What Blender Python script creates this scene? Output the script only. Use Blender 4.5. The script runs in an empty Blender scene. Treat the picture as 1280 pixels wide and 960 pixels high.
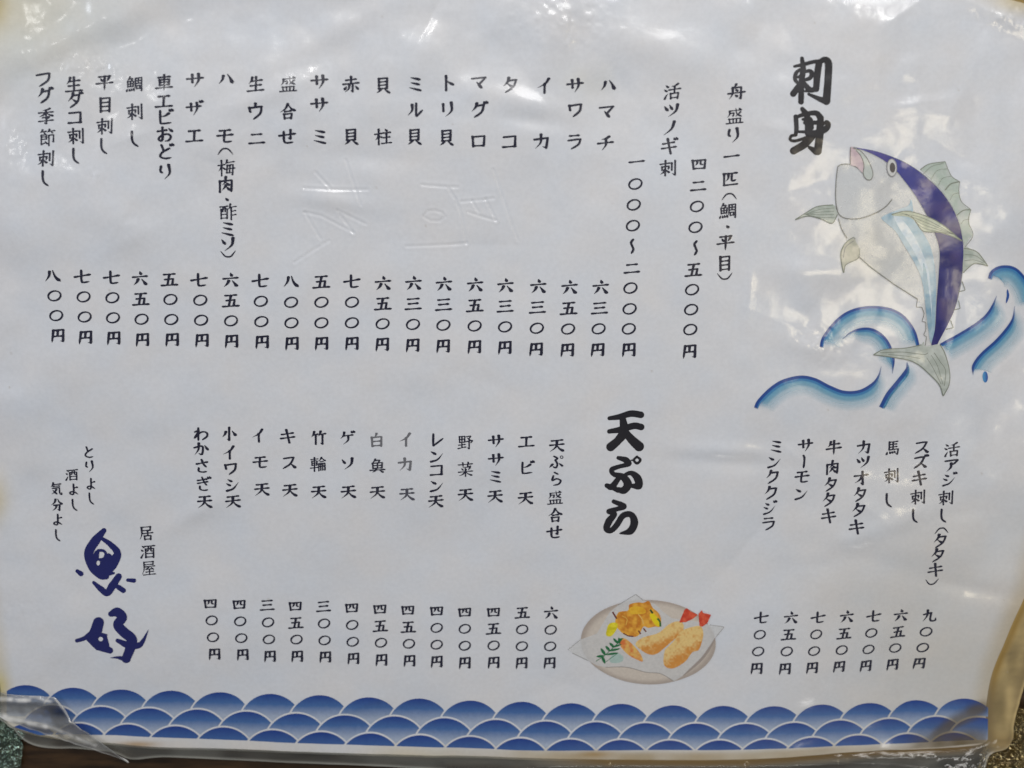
import bpy, math
import numpy as np
from mathutils import Vector

# ------------------------------------------------------------------ camera
F_PX, CX, CY = 1067.0, 640.0, 480.0           # focal length and centre on a 1280 x 960 plate
TILT, DIST = math.radians(11.6), 0.2386       # metres
scene = bpy.context.scene
cam_d = bpy.data.cameras.new('camera')
cam = bpy.data.objects.new('camera', cam_d)
scene.collection.objects.link(cam)
scene.camera = cam
cam_d.sensor_width = 36.0
cam_d.lens = F_PX / 1280.0 * 36.0
cam_d.clip_start, cam_d.clip_end = 0.005, 50.0
CAM = np.array([0.0, DIST * math.sin(TILT), DIST * math.cos(TILT)])
cam.location = CAM
cam.rotation_euler = (-TILT, 0, 0)
cam_d.dof.use_dof = True
cam_d.dof.focus_distance = 0.2386
cam_d.dof.aperture_fstop = 5.6 if False else 7.0

# ------------------------------------------------------------------ world and lamps
world = bpy.data.worlds.new('World')
scene.world = world
world.use_nodes = True
bg = world.node_tree.nodes['Background']
bg.inputs['Color'].default_value = (0.90, 0.93, 1.0, 1)
bg.inputs['Strength'].default_value = 0.13


def area(name, loc, target, sx, sy, power, color):
    l = bpy.data.lights.new(name, 'AREA')
    l.shape = 'RECTANGLE'
    l.size, l.size_y = sx, sy
    l.energy = power
    l.color = color
    o = bpy.data.objects.new(name, l)
    scene.collection.objects.link(o)
    o.location = loc
    d = Vector(target) - Vector(loc)
    o.rotation_euler = d.to_track_quat('-Z', 'Y').to_euler()
    return o


# a fluorescent ceiling fitting beyond the top of the sheet, a warm lamp to the right, an added cool fill for the bluish left
area('ceiling_lamp', (0.08, 0.45, 0.56), (0.02, 0.03, 0), 0.62, 0.22, 2.85, (1.0, 0.985, 0.97))
area('warm_lamp', (0.365, 0.0, 0.60), (0.10, 0.03, 0), 0.13, 0.11, 0.25, (1.0, 0.87, 0.62))
area('cool_fill', (-0.95, 0.30, 0.52), (0, 0, 0), 0.3, 0.4, 2.6, (0.84, 0.90, 1.0))
for bn, bl, bp in [('sparkle_lamp_left', (-0.40, 0.23, 0.60), 0.042), ('sparkle_lamp_middle', (-0.10, 0.36, 0.62), 0.10), ('sparkle_lamp_right', (0.34, 0.30, 0.66), 0.11)]:
    area(bn, bl, (0, 0, 0), 0.022, 0.022, bp, (1.0, 0.99, 0.96))  # small unseen lamps added to raise sparkles in the creases
area('rim_streak_lamp', (0.26, -0.70, 0.50), (0.1, -0.1, 0), 0.46, 0.06, 0.55, (1.0, 0.97, 0.93))  # unseen strip lamp added to give the lower film rim a bright streak

scene.view_settings.view_transform = 'Standard'
scene.view_settings.look = 'None'
scene.view_settings.exposure = 0.0
scene.view_settings.gamma = 1.0
scene.cycles.transparent_max_bounces = 24
scene.cycles.use_denoising = True

# ------------------------------------------------------------------ sheet coordinates
# every print position was measured in plate units and is turned into metres on the sheet's plane
FW = -CAM / np.linalg.norm(CAM)
RT = np.array([1.0, 0, 0])
UP = np.cross(RT, FW)


def plane(px, py):
    dx = (px - CX) / F_PX
    dy = (CY - py) / F_PX
    d = [FW[i] + dx * RT[i] + dy * UP[i] for i in range(3)]
    t = -CAM[2] / d[2]
    return CAM[0] + t * d[0], CAM[1] + t * d[1]


X0, Y0, X1, Y1 = -260, -140, 1560, 1100
GX, GY = np.meshgrid(np.arange(X0, X1, dtype=np.float32), np.arange(Y0, Y1, dtype=np.float32))


def bil(A, px, py):
    x = np.clip(np.asarray(px, float) - X0, 0, A.shape[1] - 1.001)
    y = np.clip(np.asarray(py, float) - Y0, 0, A.shape[0] - 1.001)
    xi = x.astype(int); yi = y.astype(int)
    fx = x - xi; fy = y - yi
    return (A[yi, xi] * (1 - fx) * (1 - fy) + A[yi, xi + 1] * fx * (1 - fy)
            + A[yi + 1, xi] * (1 - fx) * fy + A[yi + 1, xi + 1] * fx * fy)


def vnoise(wl, seed, ax=1.0, ay=1.0, px=None, py=None):
    """smooth value noise, wavelength in plate units"""
    px = GX if px is None else px
    py = GY if py is None else py
    r = np.random.RandomState(seed)
    N = 64
    G = r.uniform(-1, 1, (N, N))
    x = np.asarray(px, float) / (wl * ax) + 17.3; y = np.asarray(py, float) / (wl * ay) + 11.7
    xi = np.floor(x).astype(int); yi = np.floor(y).astype(int)
    fx = x - xi; fy = y - yi
    fx = fx ** 3 * (fx * (6 * fx - 15) + 10); fy = fy ** 3 * (fy * (6 * fy - 15) + 10)
    g = lambda a, b: G[b % N, a % N]
    return ((g(xi, yi) * (1 - fx) + g(xi + 1, yi) * fx) * (1 - fy)
            + (g(xi, yi + 1) * (1 - fx) + g(xi + 1, yi + 1) * fx) * fy)


def sstep(a, b, x):
    t = np.clip((x - a) / (b - a), 0, 1)
    return t * t * (3 - 2 * t)


def seg_dist(px, py, ax, ay, bx, by):
    vx, vy = bx - ax, by - ay
    L = vx * vx + vy * vy + 1e-9
    t = np.clip(((px - ax) * vx + (py - ay) * vy) / L, 0, 1)
    return np.hypot(px - ax - t * vx, py - ay - t * vy), t


# ---- relief of the laminated sheet (millimetres)
H = np.zeros_like(GX)
damp = 0.42 + 0.30 * sstep(820, 1150, GX) + 0.45 * sstep(330, 20, GY) * sstep(1000, 300, GX) + 0.35 * sstep(200, 0, GX)
H += 0.55 * vnoise(330, 1)
H += 0.95 * vnoise(120, 2, 1.2, 0.9) * damp
H += 0.56 * vnoise(55, 3) * damp
H += 0.17 * vnoise(26, 4) * damp
H += 0.026 * vnoise(11, 44) * damp
CR = (vnoise(9, 61) + .5 * vnoise(4.5, 62))
for cx, cy, rx, ry, am in [(112, 80, 50, 14, .12), (22, 182, 24, 18, .07), (165, 280, 22, 12, .07), (125, 220, 14, 10, .08), (398, 178, 20, 12, .07), (500, 170, 24, 10, .07), (522, 168, 10, 8, .05),
                           (395, 300, 20, 12, .05), (505, 298, 22, 8, .06), (35, 762, 26, 12, .10), (385, 484, 20, 8, .05), (1030, 430, 30, 26, .10), (1270, 25, 40, 18, .16), (700, 30, 60, 34, .10), (1240, 640, 20, 10, .05)]:
    H += am * np.exp(-((GX - cx) / rx) ** 2 - ((GY - cy) / ry) ** 2) * CR
rc = np.random.RandomState(7)
for i in range(70):                      # soft fold lines
    if i < 34:
        cx, cy = rc.uniform(900, 1330), rc.uniform(-20, 880)
    elif i < 56:
        cx, cy = rc.uniform(-40, 800), rc.uniform(-60, 330)
    else:
        cx, cy = rc.uniform(-60, 1300), rc.uniform(-60, 900)
    L = rc.uniform(25, 85); a = rc.uniform(0, math.pi)
    ca, sa = math.cos(a), math.sin(a)
    u = (GX - cx) * ca + (GY - cy) * sa
    v = -(GX - cx) * sa + (GY - cy) * ca
    amp = rc.uniform(0.12, 0.36) * rc.choice([-1, 1])
    w = rc.uniform(1.5, 4)
    H += amp * np.exp(-(u / L) ** 2) * np.exp(-np.sqrt((v * v + w * w)) / (L * 0.35)) * 1.3


def mound(cx, cy, L, W, ang, amp, px=0):
    global H
    a = math.radians(ang); ca, sa = math.cos(a), math.sin(a)
    u = (GX - cx) * ca + (GY - cy) * sa
    v = -(GX - cx) * sa + (GY - cy) * ca
    H += 2.2 * amp * np.exp(-(u / L) ** 2 - (v / W) ** 2)


for m in [(700, 30, 26, 60, 15, 0.5), (716, 20, 8, 40, -12, -0.2), (905, 563, 60, 10, 3, 0.20), (905, 578, 60, 10, 3, -0.16),
          (245, 640, 50, 12, -30, 0.18), (1020, 380, 55, 18, 60, 0.2), (1012, 435, 30, 12, 20, 0.3), (1085, 320, 50, 30, 30, 0.12),
          (1100, 660, 70, 14, -20, 0.25), (1090, 700, 90, 16, 15, -0.22), (1240, 590, 50, 25, 50, 0.35), (1215, 735, 50, 10, 10, -0.22),
          (1020, 340, 60, 16, 5, 0.25), (60, 60, 90, 18, -25, 0.3), (180, 40, 120, 20, -18, -0.25), (420, 40, 90, 18, -28, 0.22),
          (330, 120, 60, 14, -20, 0.22), (665, 130, 45, 14, 12, 0.22), (660, 150, 40, 10, 8, -0.16), (90, 700, 60, 60, 0, 0.3),
          (160, 280, 60, 26, 30, 0.3), (1260, 25, 50, 12, 25, 0.45), (40, 300, 50, 30, 60, 0.3), (1190, 480, 60, 20, 30, 0.25),
          (30, 500, 30, 60, 10, 0.3), (440, 195, 90, 14, 4, -0.14), (415, 250, 45, 12, 8, 0.28), (820, 60, 80, 24, 20, 0.2)]:
    mound(*m)

# handwriting pressed into the laminate: grooves with a raised lip
MARKS = [[(380, 235), (418, 237), (460, 237)], [(394, 215), (412, 234)], [(432, 200), (444, 235), (451, 256)],
         [(380, 265), (402, 270), (442, 291)], [(381, 266), (400, 298)], [(411, 301), (390, 314), (368, 328)],
         [(422, 263), (457, 280)], [(425, 268), (441, 290)], [(527, 231), (550, 233), (572, 234)],
         [(561, 236), (570, 250), (577, 270), (583, 304)], [(583, 304), (560, 306), (508, 308)],
         [(617, 212), (630, 252), (647, 300)], [(576, 252), (600, 250), (617, 248)], [(585, 265), (600, 270), (620, 276)],
         [(590, 251), (598, 265)], [(607, 249), (620, 275)],
         [(530, 270), (534, 264), (543, 263), (553, 266), (556, 271), (550, 276), (538, 276), (530, 271)]]
for ml in MARKS:
    xs = [p[0] for p in ml]; ys = [p[1] for p in ml]
    x0, x1, y0, y1 = int(min(xs)) - 14 - X0, int(max(xs)) + 14 - X0, int(min(ys)) - 14 - Y0, int(max(ys)) + 14 - Y0
    sx, sy = GX[y0:y1, x0:x1], GY[y0:y1, x0:x1]
    best = np.full(sx.shape, 1e9)
    for a, b in zip(ml[:-1], ml[1:]):
        d, _ = seg_dist(sx, sy, a[0], a[1], b[0], b[1])
        best = np.minimum(best, d)
    H[y0:y1, x0:x1] += -0.09 * np.exp(-(best / 1.7) ** 2) + 0.04 * np.exp(-((best - 3.2) / 1.8) ** 2)


# the sheet's corners lift or droop, its lower edge drops on to the table
H += 2.2 * sstep(1130, 1330, GX) * sstep(500, 900, GY)
H += 1.2 * sstep(90, -10, GX) * sstep(820, 900, GY)
H = H.astype(np.float32)
H0 = float(H.min())
H -= H0 * 0 
BASE = 2.4            # the sheet floats this much above the table: thickness of what lies under it
# film relief = sheet relief, wilder outside the paper
PAPER = [(-160, -18), (200, -30), (700, -34), (1150, -22), (1290, 4), (1400, 20), (1400, 250), (1345, 480), (1300, 660), (1283, 732), (1268, 765),
         (1254, 800), (1240, 840), (1233, 875), (1232, 905), (1231, 928), (1180, 938), (1080, 943), (950, 951), (800, 953),
         (640, 948), (480, 944), (320, 940), (200, 937), (130, 931), (100, 928), (60, 921), (30, 913), (10, 903), (2, 885), (0, 855), (-8, 800),
         (-30, 640), (-80, 300), (-130, 60)]
FILM = [(-200, -60), (700, -70), (1300, -40), (1460, 0), (1450, 300), (1390, 560), (1325, 740), (1291, 825), (1276, 865), (1265, 900),
        (1264, 922), (1255, 935), (1237, 943), (1215, 978), (1100, 986), (900, 982), (700, 976), (560, 963), (480, 958), (400, 955),
        (320, 953), (250, 950), (200, 948), (163, 951), (140, 942), (100, 936), (60, 934), (40, 929), (27, 920), (18, 908), (0, 897), (-20, 884),
        (-30, 840), (-60, 640), (-110, 300), (-170, 60)]


def catmull(P, n=8, closed=False):
    P = np.asarray(P, float)
    if len(P) < 3 and not closed:
        t = np.linspace(0, 1, n + 1)[:, None]
        return P[0] * (1 - t) + P[-1] * t
    if closed:
        Q = np.vstack([P[-1], P, P[0], P[1]])
        m = len(P)
    else:
        Q = np.vstack([2 * P[0] - P[1], P, 2 * P[-1] - P[-2]])
        m = len(P) - 1
    out = []
    t = np.linspace(0, 1, n, endpoint=False)[:, None]
    for i in range(m):
        p0, p1, p2, p3 = Q[i], Q[i + 1], Q[i + 2], Q[i + 3]
        out.append(0.5 * ((2 * p1) + (-p0 + p2) * t + (2 * p0 - 5 * p1 + 4 * p2 - p3) * t ** 2 + (-p0 + 3 * p1 - 3 * p2 + p3) * t ** 3))
    out = np.vstack(out)
    if not closed:
        out = np.vstack([out, P[-1]])
    return out


def poly_sdf(P, px, py):
    """signed distance to polygon, negative inside"""
    P = np.asarray(P, float)
    d = np.full(px.shape, 1e18); inside = np.zeros(px.shape, bool)
    n = len(P)
    for i in range(n):
        ax, ay = P[i]; bx, by = P[(i + 1) % n]
        vx, vy = bx - ax, by - ay
        wx, wy = px - ax, py - ay
        t = np.clip((wx * vx + wy * vy) / (vx * vx + vy * vy + 1e-12), 0, 1)
        d = np.minimum(d, (wx - t * vx) ** 2 + (wy - t * vy) ** 2)
        c = ((ay <= py) & (by > py)) | ((by <= py) & (ay > py))
        if abs(vy) > 1e-9:
            inside ^= c & (px < ax + (py - ay) / vy * vx)
    d = np.sqrt(d)
    return np.where(inside, -d, d)


# film-relief array
sub = 4
gx, gy = GX[::sub, ::sub], GY[::sub, ::sub]
sd = poly_sdf(catmull(PAPER, 4, True), gx, gy)
SDP = np.zeros_like(GX)
rep = np.repeat(np.repeat(sd, sub, 0), sub, 1)[:GX.shape[0], :GX.shape[1]]
# bilinear upsample of the distance
xi = (GX - X0) / sub; yi = (GY - Y0) / sub
xa = np.clip(np.floor(xi).astype(int), 0, sd.shape[1] - 2); ya = np.clip(np.floor(yi).astype(int), 0, sd.shape[0] - 2)
fx = xi - xa; fy = yi - ya
SDP = (sd[ya, xa] * (1 - fx) * (1 - fy) + sd[ya, xa + 1] * fx * (1 - fy) + sd[ya + 1, xa] * (1 - fx) * fy + sd[ya + 1, xa + 1] * fx * fy)
out = np.clip(SDP, 0, 60)
HF = H - 0.028 * out * (1 + 0.25 * vnoise(70, 21))
wild = sstep(900, 1120, GX) + sstep(200, 60, GX) * 0.6 + 0.10
HF = HF + sstep(2, 10, SDP) * (0.28 * vnoise(26, 22, 1.6, 0.8) + 0.13 * vnoise(11, 23, 1.5, 0.7) + 0.05 * vnoise(5, 24)) * wild
for ax, ay, bx, by in [(560, 955, 760, 957), (760, 957, 930, 957), (930, 957, 1060, 955), (1060, 955, 1160, 960)]:
    d_, _ = seg_dist(GX, GY, ax, ay, bx, by)
    HF = HF + 0.55 * np.exp(-(d_ / 4.5) ** 2) * (1 + .3 * vnoise(24, 26, 2, 1))
# the welded rim along the bottom rises to a rounded bead
HF = HF.astype(np.float32)

GHY, GHX = np.gradient(H)
GFY, GFX = np.gradient(HF)


def mm_per_px(px, py):
    x1, _ = plane(px + 0.5, py); x0, _ = plane(px - 0.5, py)
    return np.abs(x1 - x0) * 1000.0


# ------------------------------------------------------------------ meshing
def marching(sdf, x0, y0, cell):
    """sdf on a grid (rows = y); returns verts (n,2) and triangles for the region sdf < 0"""
    ny, nx = sdf.shape
    sdf = np.where(np.abs(sdf) < 1e-6, 1e-6, sdf)
    ins = sdf < 0
    X = x0 + np.arange(nx) * cell; Y = y0 + np.arange(ny) * cell
    VX, VY = np.meshgrid(X, Y)
    nV = nx * ny
    # horizontal edge points
    a, b = sdf[:, :-1], sdf[:, 1:]
    den = np.where(np.abs(a - b) < 1e-9, 1e-9, a - b)
    t = np.clip(a / den, 0, 1)
    HEx = VX[:, :-1] + t * cell; HEy = VY[:, :-1]
    a, b = sdf[:-1, :], sdf[1:, :]
    den = np.where(np.abs(a - b) < 1e-9, 1e-9, a - b)
    t = np.clip(a / den, 0, 1)
    VEx = VX[:-1, :]; VEy = VY[:-1, :] + t * cell
    allx = np.concatenate([VX.ravel(), HEx.ravel(), VEx.ravel()])
    ally = np.concatenate([VY.ravel(), HEy.ravel(), VEy.ravel()])
    nH = ny * (nx - 1)
    J, I = np.meshgrid(np.arange(nx - 1), np.arange(ny - 1))
    c = [I * nx + J, I * nx + J + 1, (I + 1) * nx + J + 1, (I + 1) * nx + J]     # corners 0..3
    e = [nV + I * (nx - 1) + J, nV + nH + I * nx + J + 1, nV + (I + 1) * (nx - 1) + J, nV + nH + I * nx + J]
    code = (ins[:-1, :-1] * 1 + ins[:-1, 1:] * 2 + ins[1:, 1:] * 4 + ins[1:, :-1] * 8)
    tris = []
    for k in range(1, 16):
        m = code == k
        if not m.any():
            continue
        poly = []
        for q in range(4):
            cin = (k >> q) & 1
            nin = (k >> ((q + 1) % 4)) & 1
            if cin:
                poly.append(c[q][m])
            if cin != nin:
                poly.append(e[q][m])
        for q in range(1, len(poly) - 1):
            tris.append(np.stack([poly[0], poly[q + 1], poly[q]], 1))
    if not tris:
        return np.zeros((0, 2)), np.zeros((0, 3), int)
    T = np.vstack(tris)
    u, inv = np.unique(T, return_inverse=True)
    return np.stack([allx[u], ally[u]], 1), inv.reshape(-1, 3)


def mesh_from(name, co, tris, mat, parent=None, col=None, normals=None):
    me = bpy.data.meshes.new(name)
    n, m = len(co), len(tris)
    me.vertices.add(n)
    me.vertices.foreach_set('co', np.asarray(co, np.float32).ravel())
    me.loops.add(m * 3)
    me.loops.foreach_set('vertex_index', np.asarray(tris, np.int32).ravel())
    me.polygons.add(m)
    me.polygons.foreach_set('loop_start', np.arange(0, m * 3, 3, dtype=np.int32))
    me.polygons.foreach_set('use_smooth', np.ones(m, bool))
    me.update(calc_edges=True)
    if col is not None:
        at = me.color_attributes.new('ink', 'FLOAT_COLOR', 'POINT')
        at.data.foreach_set('color', np.asarray(col, np.float32).ravel())
    me.materials.append(mat)
    me.validate()
    if normals is not None:
        me.normals_split_custom_set_from_vertices(normals)
    o = bpy.data.objects.new(name, me)
    scene.collection.objects.link(o)
    if parent is not None:
        o.parent = parent
    return o


def lift(P, layer, film=False):
    """plate units -> metres on the relief, with normals"""
    px, py = P[:, 0], P[:, 1]
    x, y = plane(px, py)
    A, gx_, gy_ = (HF, GFX, GFY) if film else (H, GHX, GHY)
    z = (bil(A, px, py) + layer) * 0.001
    s = mm_per_px(px, py)
    nx = -bil(gx_, px, py) / s; ny = bil(gy_, px, py) / s
    n = np.stack([nx, ny, np.ones_like(nx)], 1)
    n /= np.linalg.norm(n, axis=1)[:, None]
    return np.stack([x, y, z], 1), n


def srgb(c):
    c = np.asarray(c, float) / 255.0
    return np.where(c <= 0.04045, c / 12.92, ((c + 0.055) / 1.055) ** 2.4)


def printed(name, parts, parent, layer=0.07, mat=None, film=False, stack=True):
    """parts: list of (verts px, tris, rgba per vertex or single)"""
    V, T, C, off, LZ = [], [], [], 0, []
    for v, t, c in parts:
        if len(v) == 0:
            continue
        V.append(v); T.append(t + off); off += len(v)
        LZ.append(np.full(len(v), layer + (0.006 * len(LZ) if stack else 0.0)))
        c = np.asarray(c, float)
        C.append(np.tile(c, (len(v), 1)) if c.ndim == 1 else c)
    V = np.vstack(V); T = np.vstack(T); C = np.vstack(C)
    co, n = lift(V, np.concatenate(LZ), film)
    return mesh_from(name, co, T, mat or INK, parent, C, n)


# ------------------------------------------------------------------ materials
def new_mat(name):
    m = bpy.data.materials.new(name)
    m.use_nodes = True
    nt = m.node_tree
    for n in list(nt.nodes):
        nt.nodes.remove(n)
    out_ = nt.nodes.new('ShaderNodeOutputMaterial')
    return m, nt, out_


def N(nt, t, **kw):
    n = nt.nodes.new(t)
    for k, v in kw.items():
        if hasattr(n, k):
            setattr(n, k, v)
        else:
            n.inputs[k].default_value = v
    return n


def plastic_bump(nt, strength=1.0):
    """ripples of the plastic film: identical on paper and print because they share world position"""
    g = N(nt, 'ShaderNodeNewGeometry')
    n1 = N(nt, 'ShaderNodeTexNoise'); n1.inputs['Scale'].default_value = 190; n1.inputs['Detail'].default_value = 2.0
    n2 = N(nt, 'ShaderNodeTexNoise'); n2.inputs['Scale'].default_value = 1400; n2.inputs['Detail'].default_value = 2.0
    nt.links.new(g.outputs['Position'], n1.inputs['Vector']); nt.links.new(g.outputs['Position'], n2.inputs['Vector'])
    b1 = N(nt, 'ShaderNodeBump'); b1.inputs['Strength'].default_value = 1.0; b1.inputs['Distance'].default_value = 0.00009 * strength
    b2 = N(nt, 'ShaderNodeBump'); b2.inputs['Strength'].default_value = 1.0; b2.inputs['Distance'].default_value = 0.0000075 * strength
    nt.links.new(n1.outputs['Fac'], b1.inputs['Height']); nt.links.new(n2.outputs['Fac'], b2.inputs['Height'])
    nt.links.new(b1.outputs['Normal'], b2.inputs['Normal'])
    return b2.outputs['Normal']


def laminated(nt, base, rough=0.135):
    p = N(nt, 'ShaderNodeBsdfPrincipled')
    nt.links.new(base, p.inputs['Base Color'])
    p.inputs['Roughness'].default_value = 0.36
    p.inputs['Specular IOR Level'].default_value = 0.5
    p.inputs['Coat Weight'].default_value = 1.0
    p.inputs['Coat IOR'].default_value = 1.5
    p.inputs['Coat Roughness'].default_value = rough
    nrm = plastic_bump(nt)
    nt.links.new(nrm, p.inputs['Coat Normal'])
    return p


# paper: vertex colour carries age stains, noise adds fibre mottling
PAPER_M, nt, out_ = new_mat('laminated_paper')
at = N(nt, 'ShaderNodeAttribute'); at.attribute_name = 'ink'
g = N(nt, 'ShaderNodeNewGeometry')
nz = N(nt, 'ShaderNodeTexNoise'); nz.inputs['Scale'].default_value = 900; nz.inputs['Detail'].default_value = 4
nt.links.new(g.outputs['Position'], nz.inputs['Vector'])
nz2 = N(nt, 'ShaderNodeTexNoise'); nz2.inputs['Scale'].default_value = 60; nz2.inputs['Detail'].default_value = 3
nt.links.new(g.outputs['Position'], nz2.inputs['Vector'])
r1 = N(nt, 'ShaderNodeMapRange'); r1.inputs['To Min'].default_value = 0.93; r1.inputs['To Max'].default_value = 1.07
nt.links.new(nz.outputs['Fac'], r1.inputs['Value'])
r2 = N(nt, 'ShaderNodeValToRGB')
r2.color_ramp.elements[0].position = 0.3; r2.color_ramp.elements[0].color = (0.95, 0.98, 1.0, 1)
r2.color_ramp.elements[1].position = 0.7; r2.color_ramp.elements[1].color = (1.0, 0.985, 0.955, 1)
nt.links.new(nz2.outputs['Fac'], r2.inputs['Fac'])
mx = N(nt, 'ShaderNodeVectorMath', operation='MULTIPLY'); nt.links.new(at.outputs['Color'], mx.inputs[0]); nt.links.new(r2.outputs['Color'], mx.inputs[1])
mx2 = N(nt, 'ShaderNodeVectorMath', operation='MULTIPLY'); nt.links.new(mx.outputs[0], mx2.inputs[0]); nt.links.new(r1.outputs['Result'], mx2.inputs[1])
p = laminated(nt, mx2.outputs[0])
nt.links.new(p.outputs['BSDF'], out_.inputs['Surface'])

# print: colour and opacity from the mesh
INK, nt, out_ = new_mat('printed_ink')
at = N(nt, 'ShaderNodeAttribute'); at.attribute_name = 'ink'
g = N(nt, 'ShaderNodeNewGeometry')
nz = N(nt, 'ShaderNodeTexNoise'); nz.inputs['Scale'].default_value = 1500; nz.inputs['Detail'].default_value = 3
nt.links.new(g.outputs['Position'], nz.inputs['Vector'])
r1 = N(nt, 'ShaderNodeMapRange'); r1.inputs['To Min'].default_value = 0.86; r1.inputs['To Max'].default_value = 1.14
nt.links.new(nz.outputs['Fac'], r1.inputs['Value'])
mx = N(nt, 'ShaderNodeVectorMath', operation='MULTIPLY'); nt.links.new(at.outputs['Color'], mx.inputs[0]); nt.links.new(r1.outputs['Result'], mx.inputs[1])
p = laminated(nt, mx.outputs[0])
tr = N(nt, 'ShaderNodeBsdfTransparent')
ms = N(nt, 'ShaderNodeMixShader')
nt.links.new(at.outputs['Alpha'], ms.inputs['Fac'])
nt.links.new(tr.outputs[0], ms.inputs[1]); nt.links.new(p.outputs['BSDF'], ms.inputs[2])
nt.links.new(ms.outputs[0], out_.inputs['Surface'])


def film_material(name, rough, bump, ior=1.5, tint=(1, 1, 1, 1)):
    m, nt, out_ = new_mat(name)
    at = N(nt, 'ShaderNodeAttribute'); at.attribute_name = 'ink'
    df = N(nt, 'ShaderNodeBsdfDiffuse'); nt.links.new(at.outputs['Color'], df.inputs['Color'])
    tr = N(nt, 'ShaderNodeBsdfTransparent'); tr.inputs['Color'].default_value = (0.93, 0.93, 0.90, 1)
    ms = N(nt, 'ShaderNodeMixShader')
    nt.links.new(at.outputs['Alpha'], ms.inputs['Fac']); nt.links.new(tr.outputs[0], ms.inputs[1]); nt.links.new(df.outputs[0], ms.inputs[2])
    gl = N(nt, 'ShaderNodeBsdfGlossy'); gl.inputs['Roughness'].default_value = rough; gl.inputs['Color'].default_value = tint
    nrm = plastic_bump(nt, bump)
    nt.links.new(nrm, gl.inputs['Normal'])
    fr = N(nt, 'ShaderNodeFresnel'); fr.inputs['IOR'].default_value = ior
    nt.links.new(nrm, fr.inputs['Normal'])
    m2 = N(nt, 'ShaderNodeMixShader')
    nt.links.new(fr.outputs[0], m2.inputs['Fac']); nt.links.new(ms.outputs[0], m2.inputs[1]); nt.links.new(gl.outputs[0], m2.inputs[2])
    nt.links.new(m2.outputs[0], out_.inputs['Surface'])
    return m


FILM_M = film_material('clear_laminate_film', 0.10, 1.8)
WRAP_M = film_material('greenish_plastic', 0.12, 3.0, 2.3, (0.75, 1.0, 0.82, 1))
GOLD_M = film_material('golden_plastic', 0.12, 3.0, 2.5, (1.0, 0.80, 0.42, 1))

TABLE_M, nt, out_ = new_mat('dark_wood')
g = N(nt, 'ShaderNodeNewGeometry')
mp = N(nt, 'ShaderNodeMapping'); mp.inputs['Scale'].default_value = (18, 160, 18)
nt.links.new(g.outputs['Position'], mp.inputs['Vector'])
nz = N(nt, 'ShaderNodeTexNoise'); nz.inputs['Scale'].default_value = 3; nz.inputs['Detail'].default_value = 8; nz.inputs['Roughness'].default_value = 0.65
nt.links.new(mp.outputs[0], nz.inputs['Vector'])
cr = N(nt, 'ShaderNodeValToRGB')
cr.color_ramp.elements[0].position = 0.32; cr.color_ramp.elements[0].color = (0.012, 0.006, 0.002, 1)
cr.color_ramp.elements[1].position = 0.72; cr.color_ramp.elements[1].color = (0.085, 0.045, 0.018, 1)
nt.links.new(nz.outputs['Fac'], cr.inputs['Fac'])
p = N(nt, 'ShaderNodeBsdfPrincipled'); nt.links.new(cr.outputs[0], p.inputs['Base Color'])
p.inputs['Roughness'].default_value = 0.38
bp = N(nt, 'ShaderNodeBump'); bp.inputs['Distance'].default_value = 0.0002; nt.links.new(nz.outputs['Fac'], bp.inputs['Height'])
nt.links.new(bp.outputs[0], p.inputs['Normal'])
nt.links.new(p.outputs[0], out_.inputs['Surface'])

# ------------------------------------------------------------------ the table
TZ = -0.0046
co = []
nx_, ny_ = 40, 40
xs = np.linspace(-0.6, 0.6, nx_); ys = np.linspace(-0.45, 0.45, ny_)
V = [(x, y, TZ) for y in ys for x in xs]
T = []
for j in range(ny_ - 1):
    for i in range(nx_ - 1):
        a = j * nx_ + i
        T += [(a, a + 1, a + nx_ + 1), (a, a + nx_ + 1, a + nx_)]
k = len(V)
V += [(-0.6, -0.45, TZ - 0.03), (0.6, -0.45, TZ - 0.03), (0.6, 0.45, TZ - 0.03), (-0.6, 0.45, TZ - 0.03)]
c00, c10, c11, c01 = 0, nx_ - 1, nx_ * ny_ - 1, nx_ * (ny_ - 1)
for a, b, c_, d_ in [(c00, k, k + 1, c10), (c10, k + 1, k + 2, c11), (c11, k + 2, k + 3, c01), (c01, k + 3, k, c00)]:
    T += [(a, b, c_), (a, c_, d_)]
T += [(k, k + 3, k + 2), (k, k + 2, k + 1)]
tb = mesh_from('table_top', V, T, TABLE_M)
for pl in tb.data.polygons:
    pl.use_smooth = False
tb['kind'] = 'structure'
tb['label'] = 'dark brown wooden table top under the laminated menu'

# ------------------------------------------------------------------ the menu
menu = bpy.data.objects.new('menu_sheet', None)
scene.collection.objects.link(menu)
menu['label'] = 'creased laminated Japanese menu sheet with a leaping fish, price columns and blue scale border'
menu['category'] = 'menu'

pp = catmull(PAPER, 4, True)
cell = 1.7
x0, y0, x1, y1 = -175, -45, 1415, 960
gx, gy = np.meshgrid(np.arange(x0, x1, cell), np.arange(y0, y1, cell))
sdfp = bil(SDP, gx, gy)
v, t = marching(sdfp, x0, y0, cell)


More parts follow.
